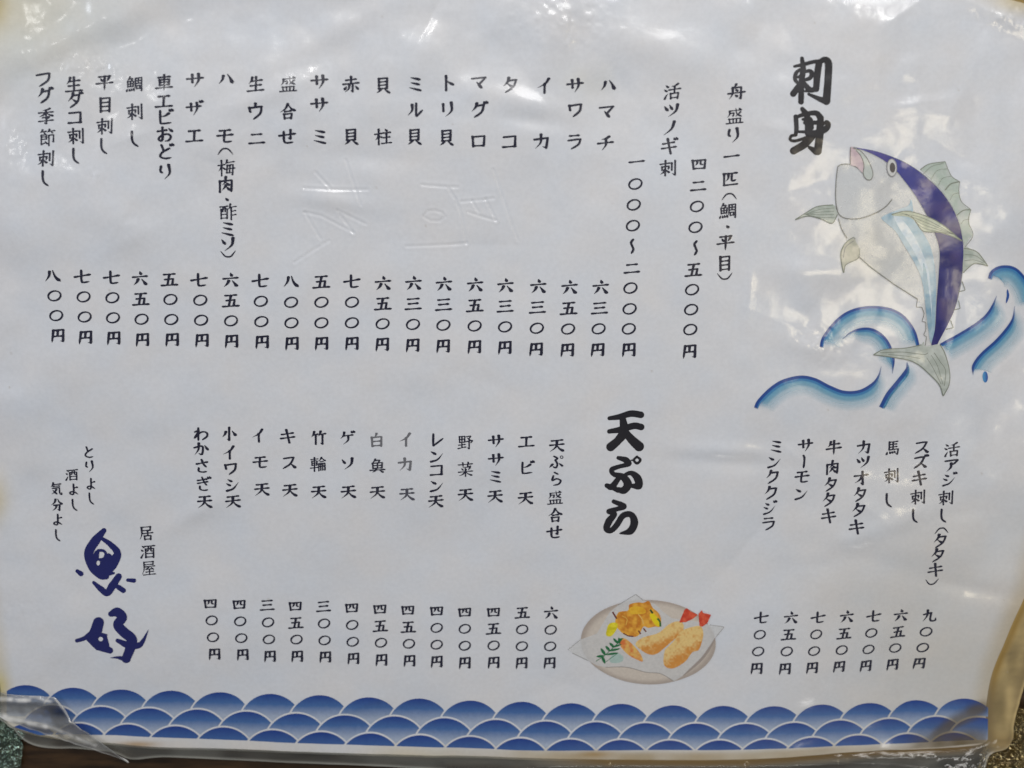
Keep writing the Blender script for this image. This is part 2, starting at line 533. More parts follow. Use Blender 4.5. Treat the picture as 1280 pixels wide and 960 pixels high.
def paper_colour(v):
    px, py = v[:, 0], v[:, 1]
    base = np.array([0.785, 0.79, 0.825])
    C = np.tile(base, (len(v), 1))

    def blend(col, w):
        w = np.clip(w, 0, 1)[:, None]
        C[:] = C * (1 - w) + np.array(col) * w
    n = vnoise(90, 31, px=px, py=py) * 0.5 + 0.5
    n2 = vnoise(22, 32, px=px, py=py) * 0.5 + 0.5
    d = -bil(SDP, px, py)
    blend([0.70, 0.60, 0.40], sstep(26, 0, d) * (0.25 + 0.75 * n) * 0.75)                       # aged rim
    low = sstep(17, 8, d) * sstep(480, 760, px) * sstep(930, 938, py)
    blend([0.42, 0.30, 0.14], low * (0.45 + 0.55 * n2) * 0.8)
    blend([0.45, 0.26, 0.08], np.exp(-((px - 172) / 26) ** 2 - ((py - 931) / 4.0) ** 2) * 0.75)   # spots at the lower edge
    blend([0.40, 0.24, 0.07], np.exp(-((px - 742) / 22) ** 2 - ((py - 943) / 4.0) ** 2) * 0.7)
    dr = 1232 + np.clip(905 - py, 0, 400) * 0.34 - px                                             # brown stain of the right edge
    blend([0.46, 0.31, 0.10], sstep(30, 2, d) * sstep(1180, 1235, px) * sstep(640, 780, py) * 0.85)
    blend([0.30, 0.19, 0.07], sstep(60, 0, np.hypot((px - 1215) / 1.8, (py - 945) / 0.75)) * 0.80)
    blend([0.34, 0.24, 0.12], sstep(22, 0, np.abs((px - 1215) + (py - 905) * 1.35) / 1.4) * sstep(885, 900, py) * 0.45)
    blend([0.64, 0.60, 0.53], sstep(900, 1230, px) * sstep(480, 840, py) * (0.55 + .3 * n))                 # yellowing corner
    blend([0.76, 0.73, 0.62], np.exp(-((px - 0) / 130) ** 2 - ((py - 0) / 90) ** 2) * 1.0)
    blend([0.62, 0.48, 0.20], np.exp(-((px + 12) / 24) ** 2 - ((py - 8) / 26) ** 2) * 0.9)
    blend([0.72, 0.60, 0.36], np.exp(-((px - 1275) / 30) ** 2 - ((py - 0) / 16) ** 2) * 0.8)
    blend([0.70, 0.60, 0.30], np.exp(-((px - 2) / 9) ** 2 - ((py - 855) / 16) ** 2) * 1.0)
    blend([0.72, 0.62, 0.42], np.exp(-((px + 4) / 14) ** 2 - ((py - 625) / 30) ** 2) * 0.8)
    blend([0.78, 0.75, 0.66], np.exp(-((px - 735) / 28) ** 2 - ((py - 105) / 22) ** 2) * 0.55 * (0.4 + n2))
    # cream lamp glare on the fish's belly, painted into the paper colour
    w = np.exp(-((px - 1088) / 48) ** 2 - ((py - 325) / 55) ** 2) * (0.45 + 0.55 * n2)
    blend([0.82, 0.78, 0.68], w * 0.6)
    # brown specks
    rs = np.random.RandomState(5)
    for _ in range(26):
        sx, sy, r = rs.uniform(10, 1270), rs.uniform(10, 930), rs.uniform(0.7, 1.6)
        m = (np.abs(px - sx) < 6) & (np.abs(py - sy) < 6)
        ww = np.exp(-((px[m] - sx) ** 2 + (py[m] - sy) ** 2) / r ** 2) * rs.uniform(0.15, 0.5)
        C[m] = C[m] * (1 - ww[:, None]) + np.array([0.35, 0.27, 0.17]) * ww[:, None]
    return np.hstack([C, np.ones((len(v), 1))])


co, nn = lift(v, 0.0)
sheet = mesh_from('paper_sheet', co, t, PAPER_M, menu, paper_colour(v), nn)

# welded clear margin of the laminate around the paper
x0, y0, x1, y1 = -205, -75, 1465, 992
cellf = 1.8
gx, gy = np.meshgrid(np.arange(x0, x1, cellf), np.arange(y0, y1, cellf))
sf = poly_sdf(catmull(FILM, 4, True), gx, gy)
sp = bil(SDP, gx, gy)
v, t = marching(np.maximum(sf, -(sp + 2.5)), x0, y0, cellf)
px, py = v[:, 0], v[:, 1]
d = bil(SDP, px, py)
C = np.zeros((len(v), 4))
C[:, :3] = (0.62, 0.62, 0.55); C[:, 3] = 0.13 + 0.08 * vnoise(30, 51, px=px, py=py)
gold = sstep(1205, 1245, px) * sstep(955, 925, py)
n = vnoise(18, 52, 0.8, 3.0, px=px, py=py) * 0.5 + 0.5
C[:, :3] = C[:, :3] * (1 - gold[:, None]) + (np.array([0.62, 0.47, 0.22]) * (0.5 + 0.8 * n)[:, None]) * gold[:, None]
st = np.exp(-((d - 1) / 6) ** 2) * gold * (.4 + .6 * n) * sstep(935, 900, py)
C[:, :3] = C[:, :3] * (1 - st[:, None]) + np.array([0.40, 0.24, 0.05]) * st[:, None]
st = sstep(905, 925, py) * gold * (.5 + .5 * n)
C[:, :3] = C[:, :3] * (1 - .6 * st[:, None]) + np.array([0.25, 0.16, 0.06]) * .6 * st[:, None]
strip = np.exp(-((d - 30) / 5) ** 2)
C[:, 3] = C[:, 3] * (1 - gold) + gold * (0.80 - 0.35 * sstep(22, 38, d))
brn = sstep(600, 760, px) * (1 - gold) * sstep(14, 0, d)
C[:, :3] = C[:, :3] * (1 - brn[:, None]) + np.array([0.26, 0.17, 0.07]) * brn[:, None]
C[:, 3] = np.maximum(C[:, 3], brn * 0.7)
C[:, 3] = np.clip(C[:, 3] + 0.35 * sstep(4.0, 0.5, -poly_sdf(catmull(FILM, 4, True), px, py)), 0, 1)
co, nn = lift(v, 0.04, True)
film = mesh_from('film_margin', co, t, FILM_M, menu, C, nn)
film['label'] = 'clear welded plastic rim, yellowed at its right end'

# ------------------------------------------------------------------ brush lettering
PROF = {
    'h': ([0, .12, .35, .7, .93, 1], [1.1, 1.05, .78, .82, 1.2, .95]),
    'v': ([0, .1, .35, .8, 1], [1.2, 1.15, .95, .98, 1.05]),
    't': ([0, .1, .5, .8, 1], [1.15, 1.1, .95, .85, .2]),
    'p': ([0, .15, .5, 1], [1.25, 1.15, .9, .18]),
    'n': ([0, .3, .6, .82, 1], [.55, .8, 1.15, 1.45, .3]),
    'd': ([0, .5, .8, 1], [.5, 1.05, 1.3, 1.05]),
    'k': ([0, .1, .5, .95, 1], [1.05, 1.0, .9, 1.05, .95]),
    'j': ([0, .1, .5, .82, 1], [1.1, 1.05, .95, 1.1, .25]),
    's': ([0, .1, .5, .9, 1], [.95, 1.05, .95, 1.0, .55]),
    'c': ([0, .2, .5, .8, 1], [.35, .7, .9, .7, .35]),
}
DOTS = ';d78,2 84,14;d91,0 97,12'
G = {
 '一': 'h8,53 92,47', '二': 'h22,30 78,27;h8,78 92,74', '三': 'h18,20 82,17;h24,50 76,47;h6,84 94,81',
 '四': 'v12,26 18,80;k12,28 88,24 82,78;h18,77 84,77;p40,30 38,46 26,60;s60,30 60,50 72,54',
 '五': 'h18,18 82,15;v50,18 38,84;k24,50 72,46 66,84;h4,88 96,85',
 '六': 'd50,4 56,22;h8,40 92,35;p38,54 30,72 10,92;n60,54 74,72 88,92',
 '七': 'h5,50 95,36;s44,8 44,76 56,86 88,82', '八': 'p36,20 30,50 6,84;n54,14 68,55 96,86',
 '九': 'p38,8 36,50 8,92;s12,40 58,30 62,34 58,76 68,90 92,86 94,70',
 '〇': 'O', '円': 't24,16 14,96;j24,18 84,14 82,90 64,84;v50,18 49,54;h22,56 80,54',
 '〜': 's56,6 44,26 52,50 58,70 46,94', '(': 'c6,76 30,46 50,40 70,46 94,76', ')': 'c6,28 30,58 50,64 70,58 94,28',
 '・': 'd46,44 56,56', 'ー': 's44,6 52,30 50,94',
 'ハ': 'p36,30 30,55 10,80;n60,22 78,48 92,80', 'マ': 'k8,26 88,20 50,62;d36,48 62,82',
 'チ': 'p70,10 50,22 24,26;h6,50 94,44;p52,22 52,60 28,94', 'サ': 'h4,40 96,34;v32,14 35,62;p68,10 70,50 46,92',
 'ワ': 'v16,24 20,52;s16,26 80,18 84,24 76,60 38,92', 'ラ': 'h24,14 76,12;s14,42 80,36 84,42 74,68 32,94',
 'イ': 'p78,8 56,38 10,62;v54,38 54,94', 'カ': 'j8,36 86,28 78,90 56,78;p46,6 44,55 12,92',
 'タ': 'p40,6 34,30 8,58;s38,24 80,20 82,26 66,64 20,96;d34,44 64,64', 'コ': 'k16,22 84,18 82,80;h12,82 86,79',
 'グ': 'p36,12 28,36 6,60;s34,28 72,23 76,28 64,66 22,96' + DOTS, 'ロ': 'v16,24 20,84;k16,26 86,22 82,82;h20,80 82,80',
 'ト': 'v38,6 40,94;d44,38 80,60', 'リ': 'v26,16 28,60;p74,8 76,58 40,94', 'ミ': 'd26,12 76,24;d26,42 72,54;d18,72 82,90',
 'ル': 'p32,20 32,56 6,86;s56,12 57,84 66,84 94,54', 'ウ': 'v50,2 50,20;v14,26 18,50;s14,28 80,21 84,26 76,62 36,96',
 'ニ': 'h22,28 78,26;h6,80 94,77', 'モ': 'h20,20 80,16;h6,50 94,44;s48,18 44,78 56,88 88,84',
 'ソ': 'd18,22 36,48;p84,14 76,56 32,92', 'ザ': 'h4,42 86,36;v28,20 31,64;p62,16 64,52 42,94' + DOTS,
 'エ': 'h18,22 82,19;v50,22 48,80;h2,84 98,80', 'ビ': 'p74,28 52,42 24,48;s24,10 24,78 36,88 86,84' + DOTS,
 'フ': 's10,24 78,15 86,20 76,58 24,92', 'ダ': 'p40,8 34,30 8,58;s38,24 72,20 76,26 64,64 20,96;d34,44 62,64' + DOTS,
 'キ': 'h12,36 86,27;h6,64 94,55;v42,4 60,96', 'ギ': 'h12,38 80,29;h6,66 90,57;v40,8 58,98' + DOTS,
 'ス': 's14,20 70,14 76,20 54,60 8,90;n54,54 74,72 92,90', 'ズ': 's14,24 66,18 72,24 52,62 8,92;n52,58 70,74 88,92' + DOTS,
 'ジ': 'd22,18 44,30;d12,44 36,56;p16,92 56,78 90,38' + DOTS, 'シ': 'd22,14 46,28;d12,42 36,56;p16,92 56,78 92,34',
 'ツ': 'd12,28 30,52;d42,20 58,46;p90,18 80,58 36,92', 'ノ': 'p80,10 64,54 16,92',
 'オ': 'h6,34 94,28;j58,6 60,92 44,80;p56,34 40,60 8,82', 'ア': 's10,22 80,16 86,22 60,48;p48,38 46,68 20,96',
 'レ': 's28,10 28,84 38,84 92,42', 'ン': 'd14,20 42,38;p14,90 56,76 92,32', 'ク': 'p38,8 30,34 8,58;s36,24 78,20 82,26 70,64 22,96',
 'ゲ': 'p32,10 26,36 6,54;h24,36 88,30;p58,34 56,68 24,96' + DOTS,
 'し': 's32,4 33,50 42,76 66,96', 'お': 'h8,32 60,26;s36,8 36,72 26,90 12,78 30,58 66,50 84,66 72,88 50,92;d72,16 92,34',
 'ど': 's28,8 42,44;s74,30 32,54 22,78 50,90 84,86' + DOTS, 'り': 's26,14 22,44 34,56;p70,8 76,58 44,96',
 'せ': 'h4,44 96,34;j70,10 70,64 54,56;s30,20 32,76 50,88 84,84',
 'ぷ': 's36,8 58,22 44,34;s44,34 58,62 50,88 30,80;d8,84 28,62;d70,58 92,78;R86,14,9', 'ら': 's40,4 62,18;s32,28 26,60 54,50 80,64 68,88 34,96',
 'わ': 's32,6 32,96;s10,34 34,28 8,76;s8,76 48,38 84,40 90,66 58,92', 'か': 's6,38 44,28 62,36 56,84 36,80;p36,8 32,52 8,88;d74,24 94,54',
 'さ': 'h12,34 82,22;s44,4 56,36 74,58;s24,62 24,84 50,92 76,88', 'ぎ': 'h14,26 72,18;h14,46 78,36;s42,4 56,40 72,62;s26,66 28,88 54,96 78,92' + DOTS,
 'と': 's30,8 42,44;s78,26 32,54 22,78 50,92 84,88', 'よ': 's52,4 52,66 44,88 22,80 26,68 52,66 84,86;h54,36 82,30',
 '刺': 'h4,26 60,20;v14,42 15,62;j14,43 55,38 52,62;v34,4 34,96;p32,58 22,76 2,88;n36,58 46,68 58,78;v72,20 73,64;j92,6 93,94 74,82',
 '舟': 'p46,2 40,14 28,22;p26,22 26,60 6,94;j26,24 76,20 75,92 60,84;h2,58 98,50;d44,32 54,42;d42,66 54,76',
 '盛': 'h16,18 88,13;p18,18 18,40 4,58;j20,32 44,30 40,48 30,46;n54,2 62,36 92,54;p82,26 64,44 48,54;d72,2 82,10;v16,66 22,90;k16,68 84,64 80,90;v40,66 41,90;v60,65 60,90;h2,94 98,90',
 '匹': 'h10,16 90,12;v14,16 15,84;k14,86 94,80;p40,16 38,46 22,62;s60,16 60,54 68,60 84,54',
 '鯛': 'p22,2 16,16 4,28;s14,16 38,13 28,28;v8,30 10,64;k8,30 44,28 42,62;h10,46 42,44;v26,30 26,62;h10,62 42,60;d8,74 2,90;d18,74 20,88;d30,72 33,86;d42,70 48,86;p56,12 55,60 46,94;j56,12 94,8 95,92 84,84;h62,28 88,26;v74,14 74,44;h60,44 88,42;v64,58 65,76;k64,58 84,56 83,74;h65,76 84,74',
 '平': 'h16,16 84,11;d26,26 38,42;p76,22 70,34 60,44;h2,58 98,51;t50,12 50,99',
 '目': 'v24,10 25,94;k24,12 78,9 76,94;h24,38 76,35;h24,62 76,59;h24,88 76,86',
 '活': 'd10,12 24,24;d2,38 16,48;p6,94 14,76 26,60;p82,4 62,16 38,20;h30,40 98,33;v62,18 62,58;v40,62 42,94;k40,63 86,58 82,94;h42,88 82,86',
 '貝': 'v26,8 27,70;k26,10 76,6 74,70;h26,30 74,27;h26,50 74,47;h26,70 74,68;p38,74 30,84 12,96;d60,74 88,96',
 '柱': 'h2,34 42,29;v24,4 24,97;p24,36 16,56 2,70;d28,44 42,54;d62,4 73,16;h50,28 94,24;h52,56 90,52;h42,90 99,86;v70,28 70,88',
 '赤': 'h20,22 80,17;v50,2 50,42;h4,46 96,40;p40,46 36,74 14,94;j60,46 60,92 48,84;d22,60 12,78;d76,58 92,78',
 '合': 'p50,4 34,34 2,54;n52,6 70,32 98,48;h34,50 68,46;v28,64 32,94;k28,66 74,62 70,94;h32,90 70,88',
 '生': 'p28,6 22,28 6,46;h22,30 86,24;h18,58 82,53;h2,90 98,85;v50,4 50,88',
 '梅': 'h0,34 38,29;v20,4 20,97;p20,36 12,56 0,70;d24,44 36,54;p54,2 48,20 38,30;h50,18 96,13;v54,34 50,80;j56,34 88,31 86,94 74,88;h38,58 99,52;h50,80 88,78;v70,34 67,80',
 '肉': 'v14,26 15,94;j14,28 86,23 84,92 70,84;p50,2 44,36 26,52;n48,32 58,42 70,54;p50,52 42,68 26,84;n50,58 60,68 74,82',
 '酢': 'h2,18 48,14;v8,32 8,90;k8,32 45,30 43,90;v20,18 18,46;v32,17 33,48;h8,64 43,62;h8,86 43,85;p64,2 58,24 48,36;h60,22 98,17;v68,22 68,97;h70,46 94,42;h70,70 96,66',
 '車': 'h16,18 84,13;v22,32 24,66;k22,33 80,29 77,64;h24,48 77,46;h24,64 77,62;h2,82 98,77;t50,2 50,99',
 '季': 'p74,4 56,12 26,16;h6,30 94,25;v50,14 50,46;p46,30 32,44 6,54;n54,30 70,42 96,50;s28,60 70,54 52,70;j52,66 52,96 38,90;h6,82 94,75',
 '節': 'p22,2 16,12 4,22;h16,14 44,11;d28,16 36,24;p64,0 58,12 48,20;h58,12 96,8;d74,14 82,22;v14,34 14,92;k14,34 46,32 45,60;h14,46 45,44;h14,60 45,58;s14,92 38,80;d36,70 50,88;j60,36 88,33 87,78 76,72;v60,36 60,99',
 '馬': 'v24,6 24,62;h24,8 80,5;h24,26 74,23;h24,44 76,41;v50,8 50,60;j24,62 86,58 80,96 64,86;d12,74 6,92;d28,72 32,86;d44,72 48,84;d58,70 64,82',
 '牛': 'p28,8 22,30 8,44;h24,28 86,23;h2,58 98,51;t50,2 50,99', '天': 'h16,18 86,13;h6,48 94,42;p50,18 44,60 4,94;n50,48 66,72 98,94',
 '野': 'v10,8 12,50;k10,10 46,7 44,50;h11,29 44,27;h12,50 44,48;v27,8 27,86;h6,68 48,64;h2,92 52,82;s56,12 84,8 70,28;d62,20 80,36;s52,46 94,38 84,56;j74,44 74,96 60,86',
 '菜': 'h4,16 96,11;v32,2 35,26;v68,0 64,26;p82,28 60,34 22,38;d24,42 34,54;d46,40 54,52;p80,38 74,46 66,56;h4,68 96,62;v50,54 50,99;p46,68 32,84 4,96;n54,68 68,82 96,94',
 '白': 'p50,2 46,14 36,24;v18,28 21,92;k18,30 82,25 79,92;h21,58 78,55;h22,88 78,86',
 '魚': 'p36,2 28,18 10,32;s30,14 64,10 54,28;v18,30 21,68;k18,31 82,27 79,66;h21,48 79,46;v50,30 50,66;h22,66 78,64;h2,80 98,76;p40,74 34,84 14,96;n58,76 70,84 90,97',
 '竹': 'p24,6 18,26 4,44;h18,28 48,23;v34,28 34,94;p66,4 60,26 50,40;h60,26 98,21;j78,26 78,94 64,86',
 '輪': 'h2,16 48,12;v8,28 9,58;k8,28 42,26 41,58;h9,42 41,41;h9,56 41,55;h0,76 50,71;v25,2 25,99;p72,2 62,20 46,32;n74,4 84,18 99,28;h64,33 82,31;v54,46 54,96;j54,46 94,43 95,94 86,88;h54,66 94,64;v67,46 67,92;v80,45 80,92',
 '小': 'j50,4 50,94 36,84;p28,34 22,52 6,70;n70,30 80,44 94,64', '酒': 'd10,12 22,24;d2,38 14,48;p2,94 12,76 22,60;h28,16 98,11;v34,34 34,94;k34,34 90,31 88,94;s54,16 52,40 44,52;s72,15 72,46 86,48;h34,66 88,64;h34,90 88,89',
 '気': 'p28,2 22,20 6,36;h26,16 88,11;h26,30 80,27;s20,46 72,41 78,46 80,84 94,96 96,80;p52,56 40,74 12,94;d22,60 54,90',
 '分': 'p40,6 30,32 2,52;n58,4 70,28 98,48;j26,54 74,50 70,94 52,86;p46,54 40,76 12,98',
 '居': 'h18,10 80,7;v80,7 78,32;h18,34 78,31;p18,10 18,60 2,98;h28,54 96,48;v60,38 60,68;v36,70 38,98;k36,71 82,68 79,98;h38,94 79,92',
 '屋': 'h18,8 82,5;v82,5 80,24;h18,26 80,24;p18,8 18,60 2,98;h28,40 92,35;s54,40 44,48 32,58;h32,58 78,53;d66,44 82,58;h32,76 84,72;v56,60 56,94;h16,95 97,91',
}
SHEAR = 0.055


def resample(P, step):
    d = np.r_[0, np.cumsum(np.hypot(*np.diff(P, axis=0).T))]
    n = max(3, int(d[-1] / step) + 1)
    s = np.linspace(0, d[-1], n)
    return np.stack([np.interp(s, d, P[:, 0]), np.interp(s, d, P[:, 1])], 1), s / max(d[-1], 1e-6)


def stroke_points(code, P, r, step=0.9):
    P = np.asarray(P, float)
    if code in 'pnsc' and len(P) > 2:
        P = catmull(P, 10)
    Q, tt = resample(P, step)
    a, b = PROF[code]
    return Q, np.interp(tt, a, b) ** 1.3 * r


def discs_sdf(gx, gy, Q, R, sy=1.0):
    d = np.full(gx.shape, 1e9)
    for (x, y), r in zip(Q, R):
        d = np.minimum(d, np.hypot(gx - x, (gy - y) / sy) - r)
    return d


_cache = {}


def glyph(ch):
    if ch in _cache:
        return _cache[ch]
    cell = 2.2
    gx, gy = np.meshgrid(np.arange(-14, 116, cell), np.arange(-14, 116, cell))
    src = G[ch]
    if src == 'O':
        th = np.linspace(0, 2 * math.pi, 120)
        x = 50 + 37 * np.cos(th); y = 50 + 31 * np.sin(th) - 0.16 * (x - 50)
        R = 4.6 + 1.4 * np.cos(th - 0.6) ** 2
        d = discs_sdf(gx, gy, np.stack([x, y], 1), R)
    else:
        st = src.split(';')
        n = len(st)
        r = 7.6 if n <= 4 else 6.9 if n <= 7 else 5.7 if n <= 10 else 4.8
        d = np.full(gx.shape, 1e9)
        rs = np.random.RandomState(ord(ch) % 9973)
        for s in st:
            if s[0] == 'R':
                a, b, c = [float(q) for q in s[1:].split(',')]
                d = np.minimum(d, np.abs(np.hypot(gx - a, gy - b) - c) - 2.6)
                continue
            P = [tuple(float(q) for q in w.split(',')) for w in s[1:].split()]
            Q, R = stroke_points(s[0], P, r * rs.uniform(0.94, 1.06))
            Q[:, 1] -= SHEAR * (Q[:, 0] - 50)
            d = np.minimum(d, discs_sdf(gx, gy, Q, R, 0.74))
    v, t = marching(d, -14, -14, cell)
    _cache[ch] = ((v - 50) / 100.0, t)
    return _cache[ch]


INKC = (0.012, 0.012, 0.032, 1.0)


def row_angle(x):
    return np.interp(x, [0, 400, 700, 950, 1250], [0.022, 0.018, 0.012, 0.0, -0.035])


def text_line(name, chars, pos, w, h, color=INKC, label=None):
    """chars with the centre of each on the sheet; one mesh per line of writing"""
    pos = np.asarray(pos, float)
    if len(pos) == 2 and len(chars) > 2:
        t = np.linspace(0, 1, len(chars))[:, None]
        pos = pos[0] * (1 - t) + pos[1] * t
    parts = []
    for i, ch in enumerate(chars):
        a = pos[max(i - 1, 0)]; b = pos[min(i + 1, len(pos) - 1)]
        dn = b - a
        dn = dn / (np.linalg.norm(dn) + 1e-9)
        dn = np.array([0.5 * dn[0], 1.0]); dn /= np.linalg.norm(dn)
        ra = row_angle(pos[i][0])
        rt = np.array([math.cos(ra), math.sin(ra)])
        v, t = glyph(ch)
        c = color[i] if isinstance(color, list) else color
        parts.append((pos[i] + v[:, :1] * rt * w + v[:, 1:] * dn * h, t, c))
    o = printed(name, parts, menu, 0.075, stack=False)
    if label:
        o['label'] = label
    return o


GREY1 = (0.17, 0.17, 0.185, 1.0)
GREY2 = (0.085, 0.085, 0.11, 1.0)
E = 21
TOP = [
 ('フグ季節刺し', [(54, 99), (56, 119), (57, 145), (59, 172), (58, 198), (59, 223)]),
 ('生ダコ刺し', [(93, 106), (94, 125), (94, 147), (95, 170), (96, 195)]),
 ('平目刺し', [(131, 103), (132, 131), (132, 158), (132, 183)]),
 ('鯛刺し', [(169, 106), (170, 140), (171, 174)]),
 ('車エビおどり', [(207, 104), (207, 127), (208, 147), (208, 168), (208, 190), (208, 215)]),
 ('サザエ', [(245, 101), (245, 136), (245, 170)]),
 ('ハモ(梅肉・酢ミソ)', [(283, 99), (283, 170), (283, 188), (284, 210), (283, 231), (284, 249), (286, 265), (285, 286), (285, 305), (286, 318)]),
 ('生ウニ', [(321, 106), (321, 140), (322, 173)]), ('盛合せ', [(362, 106), (361, 140), (360, 171)]),
 ('ササミ', [(400, 103), (400, 132), (400, 171)]), ('赤貝', [(439, 106), (439, 171)]), ('貝柱', [(479, 107), (479, 171)]),
 ('ミル貝', [(519, 105), (519, 137), (518, 171)]), ('トリ貝', [(560, 104), (559, 137), (558, 172)]),
 ('マグロ', [(599, 103), (599, 137), (598, 176)]), ('タコ', [(638, 106), (637, 177)]), ('イカ', [(680, 107), (677, 177)]),
 ('サワラ', [(719, 107), (719, 137), (718, 177)]), ('ハマチ', [(760, 106), (759, 139), (757, 179)]),
 ('活ツノギ刺', [(841, 114), (839, 137), (837, 160), (837, 182), (835, 210)]),
 ('舟盛り一匹(鯛・平目)', [(921, 115), (919, 145), (917, 169), (915, 195), (913, 224), (912, 244), (910, 264), (909, 283), (907, 303), (906, 329), (906, 346)]),
]
for s, pz in TOP:
    text_line('dish_name', s, pz, E, E * 0.98)
text_line('price', '一〇〇〇〜二〇〇〇円', [(796, 202), (794, 230), (792, 256), (791, 282), (790, 308), (790, 335), (788, 360), (787, 386), (786, 411), (786, 437)], E, E * 0.95)
text_line('price', '四二〇〇〜五〇〇〇円', [(874, 205), (873, 232), (871, 258), (869, 284), (869, 310), (867, 337), (865, 362), (864, 387), (863, 412), (862, 439)], E, E * 0.95)
for s, a, b in [('八〇〇円', (66, 345), (73, 419)), ('七〇〇円', (103, 346), (108, 421)), ('七〇〇円', (140, 347), (143, 422)), ('六五〇円', (176, 348), (179, 424)),
                ('五〇〇円', (213, 349), (216, 424)), ('七〇〇円', (250, 350), (253, 425)), ('六五〇円', (289, 350), (290, 426)), ('七〇〇円', (326, 351), (328, 427)),
                ('八〇〇円', (364, 352), (365, 429)), ('五〇〇円', (402, 352), (402, 429)), ('七〇〇円', (440, 352), (440, 429)), ('六五〇円', (479, 354), (478, 430)),
                ('六三〇円', (517, 354), (516, 431)), ('六三〇円', (555, 355), (554, 432)), ('六五〇円', (594, 356), (593, 433)), ('六三〇円', (632, 357), (631, 434)),
                ('六三〇円', (673, 358), (670, 436)), ('六五〇円', (712, 359), (709, 437)), ('六三〇円', (751, 359), (747, 437))]:
    text_line('price', s, [a, b], E, E * 0.92)
MID = [
 ('わかさぎ天', [(252, 542), (252, 561), (254, 582), (255, 604), (257, 626)]), ('小イワシ天', [(287, 542), (287, 565), (289, 585), (291, 605), (292, 626)]),
 ('イモ天', [(323, 544), (326, 577), (328, 611)]), ('キス天', [(360, 545), (362, 578), (363, 612)]), ('竹輪天', [(398, 547), (398, 580), (399, 614)]),
 ('ゲソ天', [(434, 547), (434, 579), (436, 614)]), ('白魚天', [(471, 550), (472, 582), (472, 615)]), ('イカ天', [(507, 549), (507, 580), (509, 617)]),
 ('レンコン天', [(546, 549), (546, 569), (546, 587), (546, 606), (545, 626)]), ('野菜天', [(582, 552), (582, 586), (582, 618)]),
 ('ササミ天', [(620, 551), (620, 574), (619, 595), (619, 620)]), ('エビ天', [(658, 551), (658, 584), (657, 622)]),
 ('天ぷら盛合せ', [(696, 556), (695, 577), (695, 598), (694, 622), (694, 644), (693, 665)])]
for s, pz in MID:
    col = INKC; lab = None
    if s == 'イカ天':
        col = [GREY1, GREY1, GREY2]; lab = 'faded grey dish name among black ones'
    if s == '白魚天':
        col = [GREY1, (0.03, 0.03, 0.05, 1), (0.03, 0.03, 0.05, 1)]; lab = 'dish name whose first character has faded to grey'
    text_line('dish_name', s, pz, 19, 17.8, col, lab)
for s, a, b in [('四〇〇円', (264, 753), (269, 816)), ('四〇〇円', (300, 754), (304, 817)), ('三〇〇円', (335, 755), (338, 819)), ('四五〇円', (370, 756), (372, 819)),
                ('三〇〇円', (405, 757), (407, 820)), ('四〇〇円', (440, 759), (442, 822)), ('四五〇円', (475, 761), (477, 824)), ('四五〇円', (510, 762), (512, 825)),
                ('四〇〇円', (546, 763), (546, 826)), ('四〇〇円', (581, 765), (581, 828)), ('四五〇円', (617, 765), (617, 828)), ('五〇〇円', (653, 766), (652, 829)),
                ('六〇〇円', (689, 766), (687, 829))]:
    text_line('price', s, [a, b], 18.3, 17)
RIGHT = [
 ('活アジ刺し(タタキ)', [(1190, 562), (1189, 581), (1186, 599), (1182, 622), (1179, 644), (1176, 661), (1174, 675), (1171, 693), (1169, 712), (1165, 728)]),
 ('スズキ刺し', [(1154, 560), (1152, 578), (1150, 598), (1147, 621), (1143, 644)]), ('馬刺し', [(1118, 561), (1115, 595), (1111, 625)]),
 ('カツオタタキ', [(1081, 560), (1079, 578), (1077, 598), (1075, 618), (1073, 637), (1070, 658)]),
 ('牛肉タタキ', [(1043, 560), (1041, 585), (1039, 606), (1037, 625), (1036, 645)]), ('サーモン', [(1007, 557), (1005, 577), (1003, 596), (1002, 617)]),
 ('ミンククジラ', [(970, 558), (968, 577), (966, 596), (964, 616), (962, 635), (961, 655)])]
for s, pz in RIGHT:
    text_line('dish_name', s, pz, 18.5, 18)
for s, a, b in [('九〇〇円', (1161, 769), (1149, 829)), ('六五〇円', (1126, 769), (1116, 831)), ('七〇〇円', (1092, 770), (1082, 832)), ('六五〇円', (1058, 770), (1048, 832)),
                ('七〇〇円', (1022, 771), (1014, 833)), ('六五〇円', (988, 771), (980, 834)), ('七〇〇円', (951, 771), (945, 834))]:
    text_line('price', s, [a, b], 18, 16.5)
text_line('slogan', 'とりよし', [(111, 565), (112, 583), (114, 605), (115, 623)], 15, 15.5)
text_line('slogan', '酒よし', [(90, 593), (92, 612), (94, 631)], 15.5, 15.5)
text_line('slogan', '気分よし', [(70, 611), (71, 631), (72, 650), (73, 669)], 15.5, 15.5)
text_line('slogan', '居酒屋', [(183, 666), (185, 689), (186, 710)], 18, 18)


BOLD = 1.13


